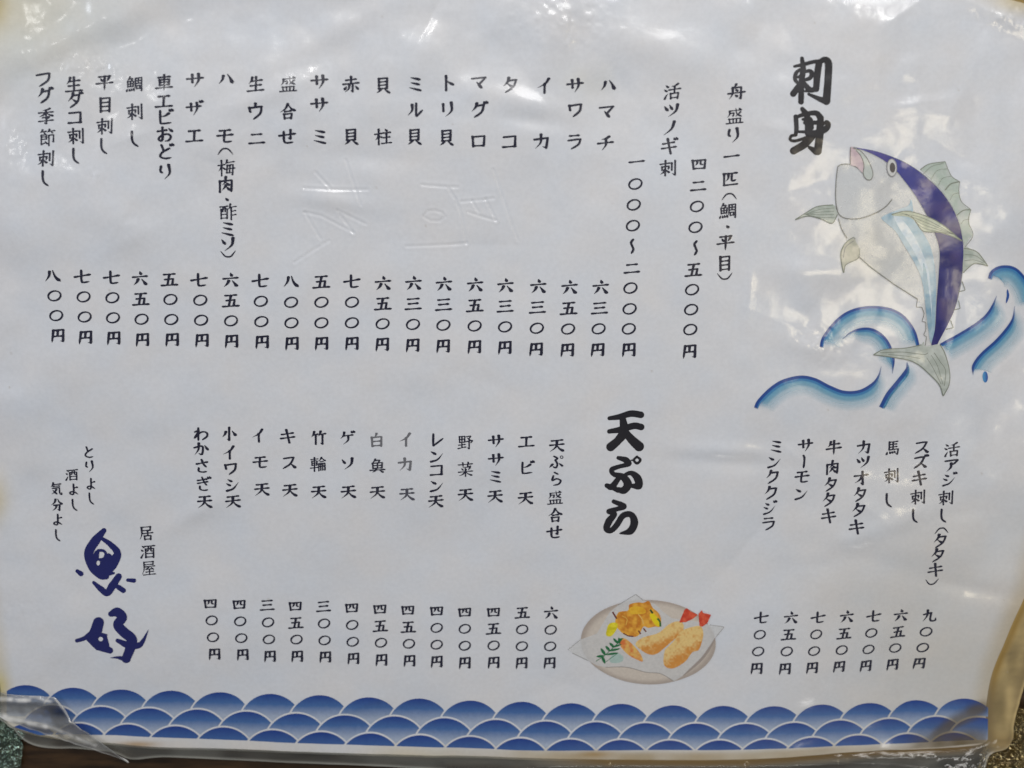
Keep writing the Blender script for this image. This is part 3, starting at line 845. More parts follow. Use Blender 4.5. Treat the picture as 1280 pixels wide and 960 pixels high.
def brush_art(name, strokes, ox, oy, zoom, color, cell=0.45, extra=None, label=None):
    """strokes in the units of an enlarged study of the sign: ([points], [radii])"""
    P_all = np.vstack([np.asarray(s[0], float) for s in strokes])
    mg = 40
    c = cell * zoom
    x0, y0 = P_all.min(0) - mg; x1, y1 = P_all.max(0) + mg
    gx, gy = np.meshgrid(np.arange(x0, x1, c), np.arange(y0, y1, c))
    d = np.full(gx.shape, 1e9)
    for P, R in strokes:
        P = np.asarray(P, float)
        Q = catmull(P, 12) if len(P) > 2 else catmull(P, 24)
        Rr = np.interp(np.linspace(0, len(P) - 1, len(Q)), np.arange(len(P)), R)
        d = np.minimum(d, discs_sdf(gx, gy, Q, Rr * BOLD))
    if extra is not None:
        for (hx, hy, rx, ry) in extra:          # holes left open by the brush
            d = np.maximum(d, -(np.hypot((gx - hx) / rx, (gy - hy) / ry) - 1) * min(rx, ry))
    v, t = marching(d, x0, y0, c)
    o = printed(name, [(v / zoom + np.array([ox, oy]), t, color)], menu, 0.08)
    if label:
        o['label'] = label
    return o


BLK = (0.010, 0.009, 0.014, 1)
brush_art('heading', [
    ([(155, 88), (165, 180), (150, 290), (145, 460)], [14, 22, 22, 22]), ([(92, 156), (170, 140), (255, 118), (300, 118)], [10, 15, 14, 18]),
    ([(150, 175), (105, 215), (96, 270), (125, 305)], [10, 15, 15, 12]), ([(120, 250), (165, 225)], [10, 14]),
    ([(165, 210), (215, 195), (238, 215), (225, 255), (175, 275)], [10, 14, 18, 16, 12]),
    ([(150, 290), (110, 350), (78, 392)], [18, 24, 24]), ([(170, 300), (210, 350), (235, 365)], [16, 22, 14]),
    ([(300, 125), (285, 230), (275, 350)], [26, 26, 24]), ([(275, 350), (240, 360), (180, 370)], [20, 20, 8]),
    ([(300, 125), (345, 100), (380, 135), (375, 290), (362, 455)], [18, 22, 28, 28, 30]),
    ([(362, 455), (310, 440), (210, 395)], [28, 20, 10])], 980, 60, 6.857, BLK, label='bold black brush heading of two characters above the fish')
brush_art('heading', [
    ([(155, 522), (195, 575)], [16, 26]), ([(100, 590), (104, 690), (96, 745)], [18, 18, 14]), ([(100, 595), (170, 570), (270, 558), (312, 600)], [12, 16, 20, 24]),
    ([(312, 600), (305, 720), (288, 885)], [24, 30, 30]), ([(160, 612), (215, 615), (225, 680)], [10, 24, 26]), ([(200, 600), (205, 730)], [20, 26]),
    ([(180, 640), (290, 640)], [16, 16]), ([(125, 718), (280, 722)], [10, 16]),
    ([(92, 748), (60, 755), (50, 785), (90, 797), (170, 775), (240, 745), (300, 720), (360, 690), (380, 655), (362, 634), (342, 648)],
     [10, 12, 10, 12, 12, 20, 28, 24, 18, 14, 12]),
    ([(270, 730), (180, 820), (80, 882)], [20, 30, 28]), ([(215, 852), (275, 888)], [12, 26])], 980, 60, 6.857, BLK, label='bold black brush heading character beside the fish mouth')
brush_art('heading', [
    ([(92, 98), (160, 88), (240, 66), (308, 74)], [12, 17, 20, 20]), ([(90, 187), (170, 175), (260, 150), (310, 158)], [13, 19, 20, 20]),
    ([(185, 108), (192, 190), (150, 250), (100, 292)], [20, 30, 24, 27]), ([(195, 185), (245, 245), (296, 292)], [20, 26, 30])],
    745, 505, 5.486, BLK, label='large black brush character that opens the lower heading')
brush_art('heading', [
    ([(152, 368), (205, 385), (226, 412), (160, 428), (108, 448), (122, 480), (185, 500), (218, 550), (190, 592), (148, 585)], [11, 19, 14, 13, 15, 14, 20, 26, 22, 14]),
    ([(74, 558), (108, 566), (150, 515), (170, 492)], [14, 20, 16, 12]), ([(110, 570), (150, 590)], [14, 16]),
    ([(185, 492), (240, 474), (285, 510), (292, 560), (240, 562)], [10, 14, 24, 24, 10]), ([(244, 386), (262, 386)], [4, 6]),
    ([(282, 362), (305, 385), (282, 408), (260, 385), (282, 362)], [7, 8, 8, 7, 7])], 745, 505, 5.486, BLK, label='black brush syllable with a small ring at its top right')
brush_art('heading', [
    ([(122, 668), (190, 700), (150, 718), (86, 735), (126, 752), (90, 800), (72, 850), (100, 866), (140, 830), (185, 765), (240, 758), (262, 810), (235, 868), (165, 885)],
     [13, 18, 14, 14, 16, 22, 20, 16, 18, 18, 18, 24, 22, 5])], 745, 505, 5.486, BLK, label='black brush syllable at the foot of the lower heading')
NAVY = (0.010, 0.014, 0.125, 1)
brush_art('shop_logo', [
    ([(202, 66), (150, 130), (110, 205), (135, 290), (190, 340), (225, 352)], [14, 26, 26, 26, 24, 14]), ([(195, 118), (245, 155), (288, 210), (255, 275), (200, 340)], [10, 15, 20, 32, 26]),
    ([(168, 190), (200, 192), (216, 215), (205, 242), (170, 248)], [8, 8, 9, 9, 7]), ([(166, 196), (164, 250), (178, 270)], [8, 7, 12]), ([(214, 208), (240, 235), (232, 275)], [10, 16, 28]), ([(160, 205), (150, 250)], [14, 20]), ([(190, 305), (215, 265)], [26, 26]),
    ([(225, 335), (270, 330)], [14, 6]), ([(300, 352), (262, 410), (232, 452), (190, 425), (145, 388)], [18, 22, 18, 16, 9]), ([(280, 402), (305, 420), (332, 438)], [8, 14, 14]),
    ([(38, 318), (62, 335)], [10, 14]), ([(358, 374), (396, 378)], [9, 12])], 90, 650, 5.055, NAVY, extra=[(193, 214, 14, 15), (205, 160, 14, 16), (228, 188, 9, 22), (170, 268, 11, 15)], label='navy brush-written emblem character in a round eye-like form')
brush_art('shop_logo', [
    ([(180, 635), (160, 700), (135, 735)], [30, 34, 28]), ([(44, 750), (90, 735), (130, 705)], [11, 12, 14]), ([(120, 735), (180, 780), (250, 812)], [18, 28, 18]),
    ([(170, 712), (230, 714)], [16, 5]), ([(218, 730), (234, 780)], [14, 12]), ([(180, 745), (195, 765)], [28, 22]), ([(190, 790), (165, 810)], [12, 2]),
    ([(258, 582), (295, 572), (328, 605), (300, 650), (335, 695), (385, 740), (380, 790), (350, 868)], [16, 26, 26, 26, 28, 28, 28, 24]),
    ([(298, 750), (360, 778), (420, 785), (452, 762), (490, 686)], [11, 20, 18, 12, 2]), ([(358, 872), (300, 858), (250, 860)], [18, 8, 1])],
    90, 650, 5.055, NAVY, extra=[(193, 740, 15, 14)], label='navy brush-written emblem character of two leaning halves')

# ------------------------------------------------------------------ filled artwork
def fill(pts, color, cell=0.9, smooth=True, n=6):
    P = catmull(pts, n, True) if smooth else np.asarray(pts, float)
    x0, y0 = P.min(0) - 2 * cell; x1, y1 = P.max(0) + 2 * cell
    gx, gy = np.meshgrid(np.arange(x0, x1 + cell, cell), np.arange(y0, y1 + cell, cell))
    v, t = marching(poly_sdf(P, gx, gy), x0, y0, cell)
    c = color(v[:, 0], v[:, 1]) if callable(color) else color
    return v, t, c


def line(pts, r, color, smooth=True, taper=False, cell=0.5):
    """thin drawn line as a ribbon"""
    P = catmull(pts, 8) if smooth and len(pts) > 2 else np.asarray(pts, float)
    Q, tt = resample(P, 1.5)
    T_ = np.gradient(Q, axis=0)
    T_ /= np.linalg.norm(T_, axis=1)[:, None] + 1e-9
    Nn = np.stack([-T_[:, 1], T_[:, 0]], 1)
    r = r * 0.78
    rr = r * (np.sin(np.pi * np.clip(tt, 0.02, 0.98)) ** 0.5 if taper else np.ones_like(tt))
    V = np.vstack([Q + Nn * rr[:, None], Q - Nn * rr[:, None]])
    m = len(Q)
    i = np.arange(m - 1)
    T = np.vstack([np.stack([i, i + 1, i + m], 1), np.stack([i + 1, i + m + 1, i + m], 1)])
    # face winding must point up
    a, b, c = V[T[:, 0]], V[T[:, 1]], V[T[:, 2]]
    cr_ = (b[:, 0] - a[:, 0]) * (c[:, 1] - a[:, 1]) - (b[:, 1] - a[:, 1]) * (c[:, 0] - a[:, 0])
    T[cr_ > 0] = T[cr_ > 0][:, ::-1]
    return V, T, color


def band(pts, side, wcyan=9, wpale=22, core=2.6, t0=0.0, t1=0.0, tone=1.0, n=8):
    """wave stroke: dark blue line, cyan band and pale glow on one side"""
    P = catmull(pts, n)
    Q, tt = resample(P, 1.6)
    T_ = np.gradient(Q, axis=0); T_ /= np.linalg.norm(T_, axis=1)[:, None] + 1e-9
    Nn = np.stack([-T_[:, 1], T_[:, 0]], 1) * side
    lat = np.array([-core * .75, -core * .45, 0.0, core * .55, core * 0.9, core * 1.5, wcyan * .6, wcyan, wcyan * 1.25, (wcyan + wpale) / 2, wpale])
    dk = srgb([22, 72, 150]); md = srgb([58, 134, 190]); cy = srgb([112, 178, 208]); pl = srgb([170, 208, 226])
    cols = np.array([[*dk, 0.0], [*dk, 1], [*dk, 1], [*dk, 1], [*md, 0.95], [*md, .85], [*cy, 0.82], [*cy, .58], [*pl, 0.50], [*pl, 0.32], [*pl, 0]])
    ends = np.ones_like(tt)
    if t0:
        ends *= sstep(0, t0, tt)
    if t1:
        ends *= sstep(0, t1, 1 - tt)
    wsc = 0.25 + 0.75 * ends
    cap = sstep(0, 0.012, tt) * sstep(0, 0.012, 1 - tt)
    glow = sstep(0, 0.10, tt) * sstep(0, 0.10, 1 - tt)
    m, L = len(Q), len(lat)
    V = (Q[:, None, :] + Nn[:, None, :] * (lat[None, :] * wsc[:, None])[:, :, None]).reshape(-1, 2)
    C = np.tile(cols[None], (m, 1, 1))
    C[:, :5, 3] *= (cap * (0.15 + .85 * ends ** 0.4))[:, None]
    C[:, 5:, 3] *= (glow * ends)[:, None] * tone
    C = C.reshape(-1, 4)
    i, j = np.meshgrid(np.arange(m - 1), np.arange(L - 1), indexing='ij')
    a = (i * L + j).ravel(); b = a + 1; c = a + L; d_ = c + 1
    T = np.vstack([np.stack([a, b, c], 1), np.stack([b, d_, c], 1)])
    A, B, Cc = V[T[:, 0]], V[T[:, 1]], V[T[:, 2]]
    cr_ = (B[:, 0] - A[:, 0]) * (Cc[:, 1] - A[:, 1]) - (B[:, 1] - A[:, 1]) * (Cc[:, 0] - A[:, 0])
    T[cr_ > 0] = T[cr_ > 0][:, ::-1]
    return V, T, C


def S(*c, a=1.0):
    return np.array([*srgb(c), a])


# splashing waves behind the fish
WAVES = [
    ([(943, 510), (948, 500), (962, 486), (978, 476), (1000, 471), (1018, 474), (1036, 483), (1055, 490), (1075, 489), (1091, 480), (1099, 469), (1102, 457)], 1, 10, 24, 2.8, 0, .18),
    ([(1025, 434), (1029, 422), (1045, 402), (1064, 389), (1088, 384), (1114, 387), (1131, 397), (1143, 414), (1149, 434)], 1, 10, 25, 2.4, 0, 0),
    ([(1052, 424), (1066, 414), (1085, 411), (1100, 417), (1111, 430), (1117, 448), (1116, 468)], 1, 8, 20, 2.4, .3, .2),
    ([(1134, 452), (1133, 463), (1122, 478), (1110, 493), (1101, 510)], -1, 5, 20, 3.4, .25, 0),
    ([(1176, 432), (1200, 419), (1224, 404), (1238, 390), (1247, 369)], 1, 11, 26, 2.4, 0, .25),
    ([(1237, 349), (1240, 340), (1250, 334), (1264, 334), (1276, 341), (1288, 357), (1296, 380)], 1, 14, 26, 2.6, 0, 0),
    ([(1270, 382), (1266, 402), (1249, 425), (1229, 444), (1219, 458), (1218, 470)], -1, 9, 26, 2.6, .3, .12),
]
wv = [printed('splash_wave', [band(w[0], w[1], w[2], w[3], w[4], w[5], w[6])], menu, 0.09 + 0.012 * i) for i, w in enumerate(WAVES)]
th = np.linspace(0, 2 * math.pi, 16, endpoint=False)
printed('splash_drop', [fill(np.stack([1234 + 3.4 * np.cos(th), 472 + 7 * np.sin(th)], 1), lambda x, y: np.stack([*(np.interp(x, [1231, 1237], [a, b]) for a, b in zip(srgb([90, 165, 215]), srgb([25, 75, 160]))), np.ones_like(x)], 1))], menu, 0.1)
printed('splash_drop', [line([(1260, 362), (1261, 370), (1259, 379)], 2.0, S(30, 80, 160), taper=True)], menu, 0.1)

# fish
def fn_noise(c0, c1, wl, seed, a=1.0):
    c0, c1 = np.asarray(srgb(c0)), np.asarray(srgb(c1))
    def f(x, y):
        n = np.clip(vnoise(wl, seed, px=x, py=y) * 0.7 + vnoise(wl * .45, seed + 1, px=x, py=y) * .4 + 0.5, 0, 1)[:, None]
        return np.hstack([c0 * (1 - n) + c1 * n, np.full((len(x), 1), a)])
    return f


LINEC = S(128, 128, 120, a=.75)
body = [(1049, 207), (1056, 205), (1063, 205), (1063, 184), (1080, 186), (1100, 191), (1120, 198), (1140, 208), (1160, 224), (1177, 241), (1190, 261), (1199, 284), (1204, 310),
        (1204, 335), (1200, 362), (1195, 385), (1187, 404), (1178, 421), (1171, 433), (1160, 434), (1157, 428), (1157, 410), (1155, 395), (1148, 376), (1118, 356), (1090, 336), (1074, 322),
        (1062, 308), (1056, 297), (1049, 278), (1046, 262), (1045, 240)]
bodyf = fill(body, lambda x, y: np.stack([np.full_like(x, .80), np.full_like(x, .80), np.full_like(x, .75), np.full_like(x, .30)], 1))
fish = printed('fish_picture', [bodyf,
    line([(1063, 184), (1100, 191), (1140, 208), (1177, 241), (1199, 284), (1204, 335), (1195, 385), (1171, 433)], .9, S(70, 75, 110, a=.9)),
    line([(1046, 262), (1045, 240), (1047, 212), (1049, 207), (1056, 205), (1065, 206), (1074, 211), (1078, 216)], .8, LINEC),
    line([(1046, 258), (1049, 268), (1058, 273), (1075, 273), (1095, 266), (1108, 258), (1116, 249)], .9, LINEC),
    line([(1048, 273), (1052, 286), (1059, 298)], .8, LINEC),
    line([(1074, 321), (1090, 335), (1118, 355), (1148, 374)], .8, LINEC, smooth=False),
    line([(1148, 374), (1146, 384), (1153, 384), (1156, 392), (1153, 402), (1158, 403), (1158, 412), (1155, 419), (1159, 421), (1157, 432)], .6, LINEC, smooth=False),
    ], menu, 0.20)
fish['label'] = 'printed tuna leaping with open mouth out of blue waves'


def sub(name, parts, layer, parent=fish, label=None):
    o = printed(name, parts, parent, layer)
    if label:
        o['label'] = label
    return o


sub('side_stripe', [
    fill([(1140, 249), (1136, 257), (1124, 262), (1103, 271), (1106, 277), (1120, 289), (1131, 307), (1145, 330), (1154, 352), (1159, 385), (1163, 425), (1168, 424), (1171, 385), (1171, 345),
          (1165, 312), (1155, 292), (1143, 275), (1142, 262)], fn_noise([160, 195, 215], [205, 222, 230], 14, 61, .85)),
    ], 0.215)
sub('side_stripe', [fill([(1118, 268), (1135, 282), (1152, 312), (1163, 345), (1166, 400), (1163, 400), (1156, 345), (1142, 312), (1124, 284)], fn_noise([196, 216, 232], [232, 240, 244], 10, 63, .9)),
                    fill([(1155, 330), (1160, 345), (1166, 400), (1162, 415), (1157, 375)], fn_noise([140, 180, 205], [176, 205, 218], 9, 64, .8))], 0.225)


def back_col(x, y):
    a = srgb([72, 76, 158]); b = srgb([30, 32, 108]); w = srgb([112, 92, 132])
    t = np.clip(sstep(200, 290, y) + 0.35 * vnoise(14, 71, px=x, py=y), 0, 1)[:, None]
    c = a * (1 - t) + b * t
    m = np.clip(vnoise(15, 72, px=x, py=y), 0, 1) * 0.35
    m = np.clip(m, 0, .9)[:, None]
    c = c * (1 - m) + w * m
    return np.hstack([c, np.ones((len(x), 1))])


sub('blue_back', [fill([(1068, 184.5), (1080, 186), (1100, 190.5), (1120, 198), (1140, 208), (1160, 224), (1177, 241), (1190, 261), (1199, 284), (1204, 310), (1204, 335), (1200, 362),
                        (1195, 385), (1187, 404), (1178, 421), (1170, 433), (1165, 431), (1170, 410), (1172, 380), (1175, 340), (1175, 312), (1167, 287), (1157, 265), (1146, 246), (1134, 229), (1121, 213),
                        (1108, 202), (1096, 195), (1080, 188)], back_col)], 0.235)
FIN = fn_noise([186, 198, 184], [220, 226, 214], 9, 81, .70)
FINE = S(140, 146, 132, a=.75)
sub('fin', [fill([(994, 274.5), (1009, 265), (1022, 258), (1042, 256), (1045, 262), (1047, 268), (1040, 279), (1027, 274), (1010, 270)], FIN),
            line([(994, 274.5), (1009, 265), (1022, 258), (1042, 256)], .8, FINE), line([(994, 274.5), (1010, 270), (1027, 274), (1040, 279), (1047, 268)], .8, FINE)]
    + [line([(1006, 268), (1024, 262 + k * 3.2), (1043, 260 + k * 4)], .4, FINE) for k in range(4)], 0.21, label='pointed breast fin at the left of the fish')
sub('fin', [fill([(1115, 269), (1135, 264), (1160, 271), (1178, 281), (1190, 290), (1202, 301), (1190, 296), (1175, 291), (1155, 289), (1146, 278), (1135, 271)], fn_noise([178, 186, 164], [205, 210, 190], 8, 83, .97)),
            line([(1115, 268), (1135, 264), (1160, 271), (1178, 281), (1202, 301)], .8, FINE), line([(1146, 278), (1155, 289), (1178, 291), (1202, 301)], .7, FINE)]
    + [line([(1128 + 4 * k, 267 + k), (1155, 273 + k * 4), (1192, 293)], .4, FINE) for k in range(4)], 0.25, label='grey-green side fin lying across the blue back')
sub('fin', [fill([(1151, 212), (1162, 205), (1173, 203), (1182, 202), (1185, 211), (1190, 221), (1199, 227), (1198, 240), (1201, 252), (1206, 259), (1212, 262), (1210, 275), (1211, 284), (1215, 294),
                  (1210, 300), (1206, 309), (1203, 300), (1199, 280), (1190, 258), (1177, 238), (1164, 224)], fn_noise([196, 212, 196], [216, 222, 214], 9, 85, .65), smooth=False),
            line([(1151, 212), (1162, 205), (1182, 202)], .9, FINE), line([(1182, 202), (1185, 211), (1190, 221), (1199, 227)], .6, FINE), line([(1181, 238), (1188, 230), (1199, 227)], 1.0, FINE),
            line([(1199, 227), (1198, 240), (1201, 252), (1212, 262)], .6, FINE), line([(1195, 269), (1203, 263), (1212, 262)], .9, FINE),
            line([(1212, 262), (1209, 277), (1215, 294), (1206, 309)], .6, FINE), line([(1155, 217), (1165, 208), (1180, 204)], .5, FINE), line([(1164, 224), (1172, 213), (1184, 211)], .4, FINE),
            line([(1173, 232), (1178, 223), (1189, 220)], .4, FINE), line([(1187, 250), (1191, 243), (1198, 241)], .4, FINE), line([(1200, 280), (1204, 275), (1210, 274)], .4, FINE)], 0.21, label='ragged back fin with pale green webs')
sub('fin', [fill([(1205, 310), (1213, 311), (1221, 315), (1229, 323), (1235, 332.5), (1226, 330), (1217, 330), (1210, 335), (1205, 341)], FIN), line([(1205, 310), (1221, 315), (1235, 332.5)], .8, FINE),
            line([(1235, 332.5), (1226, 330), (1217, 330), (1205, 341)], .8, FINE), line([(1206, 318), (1220, 320), (1232, 329)], .4, FINE), line([(1206, 326), (1218, 325), (1230, 329)], .4, FINE)], 0.21,
    label='small curved fin behind the back fin')
sub('finlet', [line([(1204, 352), (1208, 363), (1200, 365)], .7, FINE, smooth=False)], 0.21)
sub('finlet', [line([(1200, 376), (1202, 386), (1193, 388)], .7, FINE, smooth=False)], 0.21)
sub('finlet', [line([(1190, 401), (1193, 410), (1184, 412)], .7, FINE, smooth=False)], 0.21)
sub('fin', [fill([(1068, 299), (1061, 300), (1053, 309), (1050, 320), (1054, 341), (1056, 333), (1060, 328), (1070, 325), (1074, 321), (1074, 310), (1070, 303)], fn_noise([200, 200, 180], [222, 218, 200], 7, 87, .7)),
            line([(1069, 299), (1066, 297), (1056, 305), (1051, 318), (1054, 341), (1057, 331), (1071, 324), (1074, 320), (1074, 310)], .8, FINE), line([(1054, 322), (1057, 309), (1067, 301)], .7, S(150, 150, 145, a=.8))], 0.21,
    label='small hooked belly fin')
sub('tail_fin', [fill([(1092, 443.5), (1105, 437), (1131, 435), (1150, 432), (1155, 427), (1158, 433), (1176, 431), (1183, 443), (1187, 464), (1185, 482), (1179, 495), (1174, 481), (1161, 467), (1148, 456), (1135, 450), (1112, 446)],
                      fn_noise([188, 196, 186], [214, 220, 212], 10, 89, .80), n=5),
                 line([(1092, 443.5), (1105, 437), (1131, 435), (1152, 431)], .8, FINE), line([(1092, 443.5), (1112, 446), (1135, 450), (1148, 456), (1161, 467), (1174, 481), (1179, 495)], .8, FINE),
                 line([(1179, 495), (1186, 480), (1187, 462), (1182, 442), (1176, 431)], .8, FINE), line([(1100, 441), (1128, 440), (1154, 443), (1160, 441)], .5, FINE),
                 line([(1168, 441), (1176, 453), (1182, 463), (1180, 482)], .5, FINE), line([(1158, 447), (1166, 460), (1176, 480)], .4, FINE), line([(1164, 444), (1172, 458), (1178, 480)], .4, FINE),
                 line([(1110, 443), (1132, 445), (1150, 448)], .4, FINE)], 0.26, label='pale forked tail fin over the waves')
sub('mouth', [fill([(1063, 184), (1063, 205), (1070, 208), (1079, 216), (1080, 206), (1077, 196), (1071, 188)], fn_noise([206, 184, 192], [222, 202, 206], 8, 91, .95)),
              fill([(1068, 185), (1076, 189), (1083, 198), (1089, 208), (1091, 218), (1089, 224), (1083, 224), (1079, 217), (1080, 207), (1077, 197)], S(205, 212, 206, a=.9)),
              line([(1063, 184), (1063, 205)], .7, LINEC), line([(1066, 185), (1076, 189), (1085, 200), (1091, 215), (1089, 224), (1083, 224), (1079, 217), (1080, 206), (1076, 195), (1070, 188)], .7, LINEC)], 0.245,
    label='open pink mouth with a grey upper lip')
sub('eye', [fill(np.stack([1115.5 + 6.3 * np.cos(th), 209.5 + 11 * np.sin(th)], 1), S(214, 214, 212)), line([(1115.5 + 6.3 * math.cos(a), 209.5 + 11 * math.sin(a)) for a in np.linspace(0, 2 * math.pi, 20)], .7, S(150, 148, 150)),
            fill(np.stack([1116.3 + 3.6 * np.cos(th), 209.5 + 6.3 * np.sin(th)], 1), S(92, 86, 84))], 0.26)

# tempura dish
def z2(pts):
    return [(710 + x / 6.4, 735 + y / 6.4) for x, y in pts]


ell = [(810 + 84 * math.cos(a), 802 + 53 * math.sin(a) + 0.02 * 84 * math.cos(a)) for a in th]


def plate_col(x, y):
    r = np.hypot((x - 810) / 84, (y - 802) / 53)
    c0, c1 = srgb([222, 210, 196]), srgb([186, 172, 160])
    t = sstep(.86, 1.0, r)[:, None]
    return np.hstack([c0 * (1 - t) + c1 * t, np.full((len(x), 1), .9)])


dish = printed('dish_picture', [fill(ell, plate_col)], menu, 0.20)
dish['label'] = 'printed plate of prawn tempura on folded white paper'
sub('folded_paper', [fill(z2([(35, 518), (160, 580), (230, 618), (300, 633), (470, 630), (620, 668), (740, 682), (848, 745), (920, 700), (1060, 560), (1180, 380), (1245, 300), (1130, 285), (1000, 255), (900, 245),
                              (830, 235), (760, 185), (690, 120), (600, 92), (540, 45), (400, 130), (330, 190), (230, 360), (100, 410), (0, 490)]), S(236, 236, 235, a=.65), smooth=False),
                     line(z2([(0, 490), (100, 410)]), .5, S(170, 168, 165, a=.8), smooth=False), line(z2([(35, 518), (160, 580)]), .5, S(170, 168, 165, a=.8), smooth=False),
                     line(z2([(400, 130), (540, 45), (600, 92)]), .5, S(165, 163, 160, a=.8), smooth=False), line(z2([(300, 633), (470, 630), (620, 668), (740, 682), (848, 745)]), .5, S(160, 152, 145, a=.8)),
                     line(z2([(1130, 285), (1245, 300), (1180, 380)]), .5, S(175, 172, 168, a=.7), smooth=False), line(z2([(920, 700), (1060, 570), (1130, 470), (1175, 385)]), 2.2, S(178, 166, 158, a=.8), taper=True)], 0.215, dish)
sub('vegetable_fritter', [fill(z2([(400, 190), (430, 180), (480, 170), (490, 125), (560, 108), (600, 112), (645, 98), (675, 150), (720, 190), (742, 240), (735, 300), (690, 300), (640, 310), (600, 300), (560, 370), (500, 382), (440, 360), (385, 300), (378, 240)]),
                                fn_noise([205, 125, 32], [240, 178, 62], 5, 93)),
                          fill(z2([(480, 170), (520, 140), (600, 150), (620, 190), (560, 200), (500, 200)]), fn_noise([225, 160, 30], [240, 190, 50], 5, 95)),
                          fill(z2([(650, 205), (680, 195), (720, 240), (735, 295), (700, 290), (670, 250)]), S(240, 215, 20))], 0.23, dish)
sub('vegetable_fritter', [line(z2([(355, 185), (370, 210), (388, 240)]), 1.3, S(110, 50, 40)), line(z2([(440, 355), (480, 375), (522, 378)]), .9, S(110, 50, 40)), line(z2([(560, 330), (578, 358)]), 1.1, S(120, 60, 40)),
                          line(z2([(600, 312), (622, 340)]), 1.1, S(120, 60, 40)), line(z2([(655, 165), (675, 195)]), 1.5, S(60, 80, 30)), line(z2([(712, 235), (732, 260), (736, 300)]), 1.5, S(60, 110, 40)),
                          line(z2([(430, 215), (470, 240), (460, 290)]), .8, S(250, 200, 90, a=.8)), line(z2([(560, 200), (590, 240), (600, 280)]), 1.0, S(250, 205, 110, a=.8))], 0.24, dish, 'dark skin edges of the fried vegetables')
sub('lemon_slice', [fill(z2([(325, 285), (360, 270), (395, 280), (385, 330), (345, 380), (305, 375), (308, 330)]), fn_noise([215, 200, 20], [245, 228, 50], 4, 97))], 0.235, dish)


def prawn_col(cx, cy, nx, ny):
    def f(x, y):
        c0, c1 = srgb([240, 206, 134]), srgb([220, 148, 62])
        d = ((x - cx) * nx + (y - cy) * ny)
        t = np.clip(sstep(-2, 8, d) + .45 * vnoise(4.5, 99, px=x, py=y) * .6 + .5 * vnoise(2.2, 98, px=x, py=y), 0, 1)[:, None]
        return np.hstack([c0 * (1 - t) + c1 * t, np.ones((len(x), 1))])
    return f


sub('prawn', [fill(z2([(540, 430), (600, 385), (720, 350), (800, 285), (870, 258), (918, 280), (915, 340), (850, 400), (770, 470), (705, 520), (640, 522), (560, 470)]), prawn_col(823, 797, .35, .9), cell=.7)], 0.245, dish, 'battered prawn lying behind the front one')
sub('prawn', [fill(z2([(770, 500), (790, 470), (840, 420), (900, 340), (1000, 300), (1060, 300), (1078, 360), (1062, 440), (1040, 490), (990, 510), (940, 580), (860, 632), (800, 637), (762, 595)]), prawn_col(853, 810, .5, .8), cell=.7)], 0.255, dish, 'large battered prawn at the front of the dish')
RED = fn_noise([206, 62, 36], [232, 100, 66], 4, 101)
sub('prawn_tail', [fill(z2([(885, 270), (915, 200), (930, 165), (950, 155), (975, 178), (1035, 205), (1000, 235), (940, 265)]), RED, smooth=False)], 0.265, dish)
sub('prawn_tail', [fill(z2([(1048, 295), (1040, 200), (1068, 168), (1075, 190), (1140, 205), (1110, 272), (1070, 300)]), RED, smooth=False)], 0.265, dish)
sub('fried_carrot', [fill(z2([(415, 450), (435, 392), (500, 430), (575, 515), (597, 580), (540, 562), (470, 520)]), fn_noise([222, 120, 60], [236, 190, 100], 5, 103))], 0.235, dish)
sub('radish_mound', [fill(z2([(335, 560), (355, 530), (400, 518), (440, 545), (435, 580), (390, 598), (340, 592)]), S(176, 200, 192))], 0.235, dish)
GR = S(26, 110, 62)
lf = lambda a, b, r: line(z2([a, ((a[0] + b[0]) / 2, (a[1] + b[1]) / 2), b]), r, GR, taper=True)
sub('leaf_sprig', [line(z2([(222, 585), (300, 530), (440, 395)]), .5, GR), line(z2([(300, 590), (400, 515)]), .4, GR), lf((262, 480), (300, 535), 2.4), lf((300, 460), (335, 500), 2.2), lf((330, 435), (370, 470), 2.1), lf((362, 398), (400, 440), 2.0),
                   lf((300, 530), (400, 515), 1.7), lf((320, 500), (415, 480), 1.7), lf((350, 470), (425, 445), 1.6), lf((390, 440), (430, 395), 2.2), lf((228, 545), (290, 540), 2.0), lf((270, 540), (296, 600), 2.3), lf((405, 390), (412, 440), 1.8)], 0.25, dish)

# ------------------------------------------------------------------ wave-scale border
BX = [33, 92, 152, 214, 275, 339, 400, 461, 524, 587.5, 652, 714, 777, 841, 905, 967, 1027, 1087, 1147, 1206]
BY = [855, 859, 861, 863, 865, 866.5, 868, 870.5, 872.5, 875, 877.5, 879.5, 880.5, 882, 882, 881.5, 880.5, 878.5, 876, 872]
B3X = [38, 99, 160, 219, 279, 342, 402, 463, 525, 587.5, 650, 713, 776, 838, 900, 958, 1015, 1074, 1136, 1194]
B3Y = [902, 904, 906, 908, 909.5, 912, 914, 916, 918.5, 920, 922.5, 924, 925.5, 926, 925.5, 924, 922, 920, 918.5, 916]
R2X = [(BX[i] + BX[i + 1]) / 2 * .52 + (B3X[i] + B3X[i + 1]) / 2 * .48 for i in range(19)]
R2Y = [(BY[i] + BY[i + 1]) / 2 * .49 + (B3Y[i] + B3Y[i + 1]) / 2 * .51 + .3 for i in range(19)]
R2X = R2X + [1224]; R2Y = R2Y + [894.5]
BOTX = [0, 100, 160, 279, 339, 580, 652, 775, 900, 1015, 1074, 1136, 1194, 1232]
BOTY = [917, 917.5, 920.5, 925.2, 927, 934, 937, 938.5, 937.5, 934.5, 932.5, 930, 926, 922]
RAD = 40.0


def arc_top(px, cx, cy, r=RAD):
    return cy + r - np.sqrt(np.maximum(r * r - (px - cx) ** 2, 0))


